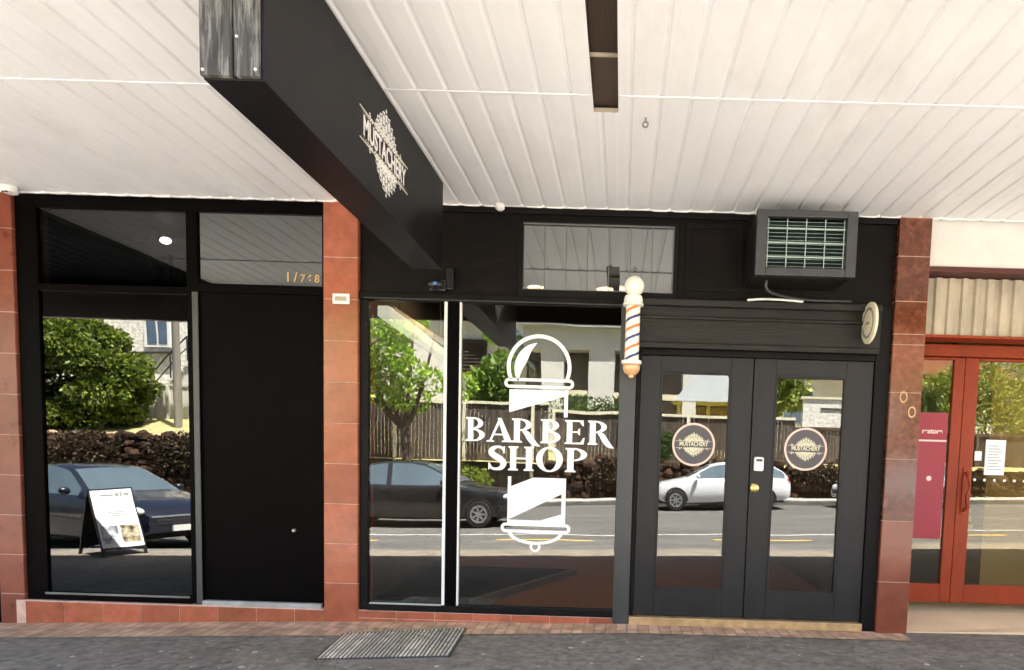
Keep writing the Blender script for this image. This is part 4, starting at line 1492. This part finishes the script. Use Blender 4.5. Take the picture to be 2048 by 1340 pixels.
paling('paling_fence', 'dark brown paling fence with pale top rail behind the leafy street tree', -10.4, -2.6, -18.1, lambda x: .2, lambda x: 3.2, M['fencebrown'], M['fencecream'])
paling('paling_fence', 'white paling fence at the top of the lawn below the house stairs', -26, -13, -22.2, lambda x: 2.2, lambda x: 3.85, M['fencepale'], M['fencepale'])
paling('paling_fence', 'brown paling fence behind the white hatchback', -2.5, 6.2, -18.6, lambda x: 1.0, lambda x: 3.0, M['fencebrown'], M['fencecream'])
paling('paling_fence', 'weathered paling fence right of the cream billboard wall', 6.3, 24, -19.4, lambda x: 1.0, lambda x: 2.7, M['fencebrown'], M['fencebrown'])

# ------------------------------------------------------------------ houses
M['weather'] = brickmat('white_weatherboard', (0.80, 0.77, 0.70), (0.79, 0.76, 0.69), (0.62, 0.59, 0.54), 90.0, .16, .008, .0, 'XZ', .7)
M['roofmetal'] = mat('grey_metal_roof', (0.42, 0.43, 0.45), 0.5, 0.12, 3)
M['dark'] = mat('dark_opening', (0.05, 0.045, 0.045), 0.8, 0.2, 3)
M['bluewin'] = mat('blue_grey_window', (0.10, 0.14, 0.2), 0.15, 0.2, 2, coat=.5)
Hs = thing('stair_house', 'white weatherboard house with outside stairs above the lawn, mirrored in the left window', 'house', (-20, -27, 3))
MB().box(-34, -33, 2.0, -16.5, -25.2, 9.4).build('wall', M['weather'], Hs)
wn = MB()
wn.box(-21.9, -25.19, 5.75, -20.6, -25.12, 7.4)
wo = wn.build('window', M['white'], Hs)
MB().box(-21.75, -25.11, 5.9, -21.3, -25.10, 7.3).box(-21.2, -25.11, 5.9, -20.75, -25.10, 7.3).build('pane', M['bluewin'], wo)
MB().box(-22.1, -25.19, 5.45, -20.4, -24.95, 5.52).build('window_sill', M['dark'], Hs)
MB().prism([(-35, 9.4), (-16, 9.4), (-19, 11.5), (-32, 11.5)], -33.5, -24.6).build('roof', M['roofmetal'], Hs)
b = MB()
b.box(-18.6, -25.1, 4.95, -15.0, -23.2, 5.1)
for i in range(12):
    b.box(-20.9 + .2 * i, -24.3, 2.7 + .2 * i, -20.6 + .2 * i, -23.2, 2.75 + .2 * i)
b.build('stairs', M['cream'], Hs)
b = MB()
b.tube([(-20.8, -23.2, 3.7), (-18.6, -23.2, 6.0), (-15, -23.2, 6.0)], .035, 6)
b.tube([(-20.8, -23.2, 3.2), (-18.6, -23.2, 5.5), (-15, -23.2, 5.5)], .025, 6)
for i in range(4):
    b.tube([(-20.8 + .73 * i, -23.2, 2.7 + .75 * i), (-20.8 + .73 * i, -23.2, 3.7 + .77 * i)], .03, 6)
b.build('stair_rail', M['steel'], Hs)
MB().prism([(-20.9, 2.6), (-18.6, 4.9), (-15, 4.9), (-15, 2.4), (-20.9, 2.4)], -24.4, -23.3).build('stair_wall', M['cream'], Hs)

Hm = thing('carport_house', 'pale rendered house with tall dark openings behind the paling fence', 'house', (-2, -26, 2))
b = MB()
b.box(-4.4, -25, 6.05, 3.2, -24, 7.0)
for xa, xb in ((-3.62, -2.62), (-1.55, -.42), (.6, 1.6), (2.6, 3.2)):
    b.box(xa, -25, 1.5, xb, -24.01, 6.049)
b.build('wall', M['cream'], Hm)
MB().box(-4.4, -33, 1.5, 3.2, -25.4, 7.0).build('rear_wall', mat('taupe_wall', (0.28, 0.24, 0.21), .8, .15, 2), Hm)
MB().box(-4.8, -33.4, 7.0, 3.6, -23.6, 7.25).build('roof', M['roofmetal'], Hm)
MB().box(-4.4, -24.2, 4.0, 3.2, -24.05, 4.25).build('balcony_rail', M['fencecream'], Hm)

Hg = thing('gable_house', 'pale house with sloping roof and dark lattice between the trees', 'house', (-6.5, -26, 2))
MB().prism([(-13, 1.5), (-4.5, 1.5), (-4.5, 5.4), (-6.2, 7.0), (-9, 8.8), (-13, 6.0)], -31, -25.5).build('wall', M['cream'], Hg)
MB().prism([(-13.4, 5.9), (-9, 8.85), (-6.1, 7.1), (-4.0, 5.1), (-4.0, 5.35), (-6.1, 7.35), (-9, 9.15), (-13.4, 6.2)], -31.4, -24.8).build('roof', M['roofmetal'], Hg)
b = MB()
for i in range(9):
    b.box(-7.4 + .12 * i, -25.3, 5.2, -7.35 + .12 * i, -25.26, 6.5).box(-7.4, -25.255, 5.2 + .15 * i, -6.39, -25.215, 5.25 + .15 * i)
b.build('lattice', M['fencebrown'], Hg)
MB().box(-7.5, -25.49, 5.1, -6.3, -25.4, 6.6).build('recess', M['dark'], Hg)

Hw = thing('market_house', 'low white house with pale blue roof and yellow posts behind the left door pane', 'house', (4, -25, 1.5))
MB().box(2.6, -31, 1.5, 6.3, -25.5, 3.9).build('wall', mat('ochre_wall', (0.42, 0.30, 0.12), .8, .25, 3), Hw)
MB().prism([(2.2, 4.0), (6.6, 4.0), (6.0, 5.2), (3.2, 5.2)], -31, -24).build('roof', mat('pale_blue_roof', (0.62, 0.66, 0.72), .5, .08, 3), Hw)
b = MB()
for x in (2.4, 3.7, 5.0, 6.3):
    b.box(x, -24.3, 1.3, x + .13, -24.17, 3.85)
b.box(2.2, -24.35, 3.851, 6.6, -24.1, 3.999)
b.build('post', mat('yellow_post', (0.72, 0.58, 0.14), .6, .1, 4), Hw)
bb = thing('billboard_wall', 'pale cream boarded wall panel beyond the right door pane', 'wall', (8.4, -20.5, 1))
MB().box(6.95, -20.6, 1.0, 12.2, -20.4, 3.9).build('panel', M['weather'], bb)
MB().box(6.85, -20.65, 3.901, 12.3, -20.35, 3.99).build('capping', M['fencecream'], bb)
MB().box(7.6, -20.395, 3.5, 12.0, -20.36, 3.56).build('batten', M['dark'], bb)
Hr = thing('cream_house', 'cream house with terracotta roof beyond the billboard wall', 'house', (10, -30, 1.5))
MB().box(6.6, -36, 1.3, 19, -28, 6.0).build('wall', M['cream'], Hr)
MB().prism([(6.0, 5.9), (19.6, 5.9), (16, 8.2), (9.6, 8.2)], -36.5, -27.4).build('roof', mat('terracotta_roof', (0.40, 0.16, 0.09), .8, .2, 4), Hr)
b = MB()
for x in (8, 11, 14):
    b.box(x, -27.99, 3.4, x + 1.4, -27.95, 5.0)
b.build('window', M['bluewin'], Hr)

# ------------------------------------------------------------------ power pole
pp = thing('power_pole', 'grey timber power pole in front of the house stairs', 'power pole', (-17.1, -20.2, 1.8))
MB().tube([(-17.05, -20.2, 1.5), (-17.1, -20.2, 10.5)], .15, 12, .11).build('shaft', mat('grey_pole', (0.22, 0.20, 0.17), .9, .25, 4, stretch=(1, 1, .1)), pp, smooth=True)
MB().box(-18.3, -20.28, 9.6, -15.9, -20.12, 9.78).build('crossarm', M['fencebrown'], pp)

# ------------------------------------------------------------------ trees
def leaf_lobe(b, rnd, c, rad, n, size, droop=.0):
    for i in range(n):
        d = Vector((rnd.gauss(0, 1), rnd.gauss(0, 1), rnd.gauss(0, 1))).normalized()
        r = rnd.uniform(.55, 1.0) ** .5
        p = Vector(c) + Vector((d.x * rad[0], d.y * rad[1], d.z * rad[2])) * r
        u = (d + Vector((rnd.uniform(-.7, .7), rnd.uniform(-.7, .7), rnd.uniform(-.7, .7) - droop))).normalized()
        v = u.cross(Vector((rnd.gauss(0, 1), rnd.gauss(0, 1), rnd.gauss(0, 1)))).normalized()
        s = size * rnd.uniform(.6, 1.3)
        b.add([p - v * s * .28, p + u * s * .5 - v * s * .3, p + u * s, p + u * s * .5 + v * s * .3], [(0, 1, 2, 3)])


def tree(name, label, cat, base, lobes, n, size, lm, trunk, bark, seed=1, droop=0):
    rnd = random.Random(seed)
    t = thing(name, label, cat, base)
    b = MB()
    for (c, rad) in lobes:
        leaf_lobe(b, rnd, c, rad, n, size, droop)
    b.build('crown', lm, t)
    if trunk:
        k = MB()
        for path, r0, r1 in trunk:
            k.tube(smooth([tuple(p) for p in path]), r0, 8, r1)
        k.build('trunk', bark, t, smooth=True)
    return t


bark = mat('dark_bark', (0.06, 0.045, 0.035), 0.95, 0.35, 8, 0.8, 20, stretch=(1, 1, .3))
rnd = random.Random(5)
lobes = []
cxx, cyy, czz = -21.15, -19.9, 3.7
for i in range(64):
    th_, ph = rnd.uniform(0, 6.283), math.acos(rnd.uniform(-.75, 1))
    lobes.append(((cxx + 2.35 * math.sin(ph) * math.cos(th_), cyy + 1.7 * math.sin(ph) * math.sin(th_), czz + 1.9 * math.cos(ph)), tuple(rnd.uniform(.6, .95) * k for k in (1, 1, .62))))
lobes.append(((cxx, cyy, czz), (2.0, 1.5, 1.7)))
tree('round_tree', 'dense round dark green tree above the rock wall, mirrored in the left window', 'tree', (cxx, cyy, 1.6), lobes, 560, .2,
     leafmat('round_tree_leaf', (0.035, 0.07, 0.010), (0.24, 0.29, 0.035)), [([(cxx, cyy, 1.2), (cxx + .1, cyy, 2.4), (cxx, cyy, 3.6)], .22, .1)], bark, 3, .3)
lobes = []
lx, ly_, = -7.6, -16.4
for i in range(34):
    lobes.append(((lx + rnd.gauss(-.2, 1.0), ly_ + rnd.gauss(0, .7), rnd.uniform(2.9, 6.4)), (rnd.uniform(.35, .65), rnd.uniform(.35, .6), rnd.uniform(.3, .5))))
tr = [([(lx + .55, ly_, -.3), (lx + .6, ly_, 1.0), (lx + .5, ly_, 2.2)], .19, .14)]
for ang, hh in ((-1.5, 4.9), (-.7, 5.8), (.3, 6.0), (1.0, 5.2), (-1.9, 4.0)):
    tr.append(([(lx + .5, ly_, 2.1), (lx + .5 + ang * .45, ly_ + .1, 3.0), (lx + .5 + ang, ly_ - .2 + .3 * ang, hh)], .10, .03))
tree('street_tree', 'leafy bright green street tree with forked dark trunk, mirrored in the barber window', 'tree', (lx + .55, ly_, -.2), lobes, 300, .15,
     leafmat('bright_leaf', (0.11, 0.24, 0.015), (0.42, 0.58, 0.06)), tr, bark, 8, .2)


def bush(name, label, c, rad, n, size, lm, seed, k=14):
    rnd = random.Random(seed)
    lb = []
    for i in range(k):
        lb.append(((c[0] + rnd.uniform(-.7, .7) * rad[0], c[1] + rnd.uniform(-.6, .6) * rad[1], c[2] + rnd.uniform(-.6, .6) * rad[2]), tuple(q * rnd.uniform(.35, .55) for q in rad)))
    return tree(name, label, 'bush', (c[0], c[1], c[2] - rad[2]), lb, n, size, lm, None, bark, seed)


LG = leafmat('yellow_green_leaf', (0.10, 0.17, 0.02), (0.34, 0.38, 0.07))
LD = leafmat('deep_green_leaf', (0.025, 0.06, 0.012), (0.09, 0.15, 0.03))
bush('palm_bush', 'spiky green bush hanging over the brown fence beside the pale house', (-4.75, -18.9, 3.8), (.75, .7, 1.0), 90, .3, leafmat('spiky_leaf', (.05, .13, .02), (.26, .36, .06)), 31)
bush('hedge', 'dark green clipped hedge under the balcony of the pale house', (-1, -22.6, 3.2), (2.6, .6, .8), 200, .14, LD, 32)
bush('bush', 'dark bush on the rock wall behind the left door pane', (1.2, -17.9, 1.7), (1.1, .5, .7), 200, .13, LD, 33)
bush('bush', 'low green shrub below the street tree trunk', (-5.6, -17.6, .55), (1.2, .35, .5), 200, .11, LG, 34)
bush('overhanging_tree', 'dark green leafy branch hanging into the top of the left door pane', (4.1, -19.6, 5.35), (1.3, .8, .75), 170, .15, LD, 35)
bush('palm_tree', 'yellowish palm fronds behind the billboard wall', (6.6, -22.5, 4.6), (1.0, .9, 1.0), 130, .32, LG, 36)
bush('yellow_bush', 'bright yellow flowering bush behind the left door pane', (4.6, -20.2, 2.6), (.7, .5, .7), 150, .15, leafmat('yellow_flower', (.35, .25, .02), (.7, .52, .04)), 37)
bush('garden_tree', 'olive green garden tree mirrored in the red shop doors', (12.6, -20.6, 4.0), (1.6, 1.2, 1.5), 260, .16, LG, 38, 20)
bush('garden_tree', 'darker round garden tree behind the left red door glass', (11.6, -19.9, 3.6), (.8, .8, .9), 220, .14, LD, 39, 14)
bush('garden_tree', 'tall yellow green garden tree to the right of the far fence', (15.6, -21, 4.2), (1.9, 1.2, 2.0), 260, .17, LG, 40, 20)
bush('tall_tree', 'large green tree behind the gabled house', (-9.5, -36, 8), (5, 3, 4.5), 330, .4, LD, 41, 24)
bush('tall_tree', 'large green tree beyond the stair house', (-13.2, -31, 6), (2.4, 2.4, 3.6), 300, .32, LG, 42, 22)
LB = leafmat('dry_brown_leaf', (.02, .014, .008), (.10, .065, .03))
bush('dry_shrub', 'dry brown shrub trailing over the rock wall below the pole', (-15.2, -17.25, 1.15), (1.1, .35, .65), 200, .12, LB, 50)
bush('dry_shrub', 'dark brown shrub on the rock wall under the round tree', (-18.6, -17.2, 1.0), (1.5, .35, .7), 200, .12, LB, 51)
bush('dry_shrub', 'dry brown shrub hanging on the low rock wall beside the white hatchback', (6.9, -17.2, .9), (.9, .35, .6), 200, .11, LB, 52)
bush('dry_shrub', 'dark brown shrub on the low rock wall behind the white hatchback bonnet', (0.2, -17.2, .8), (1.3, .35, .6), 200, .11, LB, 53)
b = MB()
rnd = random.Random(77)
for i in range(70):
    leaf_lobe(b, rnd, (-100 + 200 * i / 69, -75 + rnd.uniform(-6, 6), rnd.uniform(5, 9)), (4, 3, rnd.uniform(3, 5)), 130, 1.1)
tag(b.build('treeline', LD), 'far off line of green trees closing the street view', 'trees', kind='stuff')
# stones along the wall top, sunlight put into their pale colour
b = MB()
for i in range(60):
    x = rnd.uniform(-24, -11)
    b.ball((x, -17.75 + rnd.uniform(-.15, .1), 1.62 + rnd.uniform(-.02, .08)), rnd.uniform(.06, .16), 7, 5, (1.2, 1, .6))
tag(b.build('sunlit_tone_stones', mat('painted_sunlit_stone', (.42, .27, .16), .9, .3, 6, island=.3)), 'stones along the top of the rock wall, coloured pale as if sunlit', 'stones', kind='stuff')
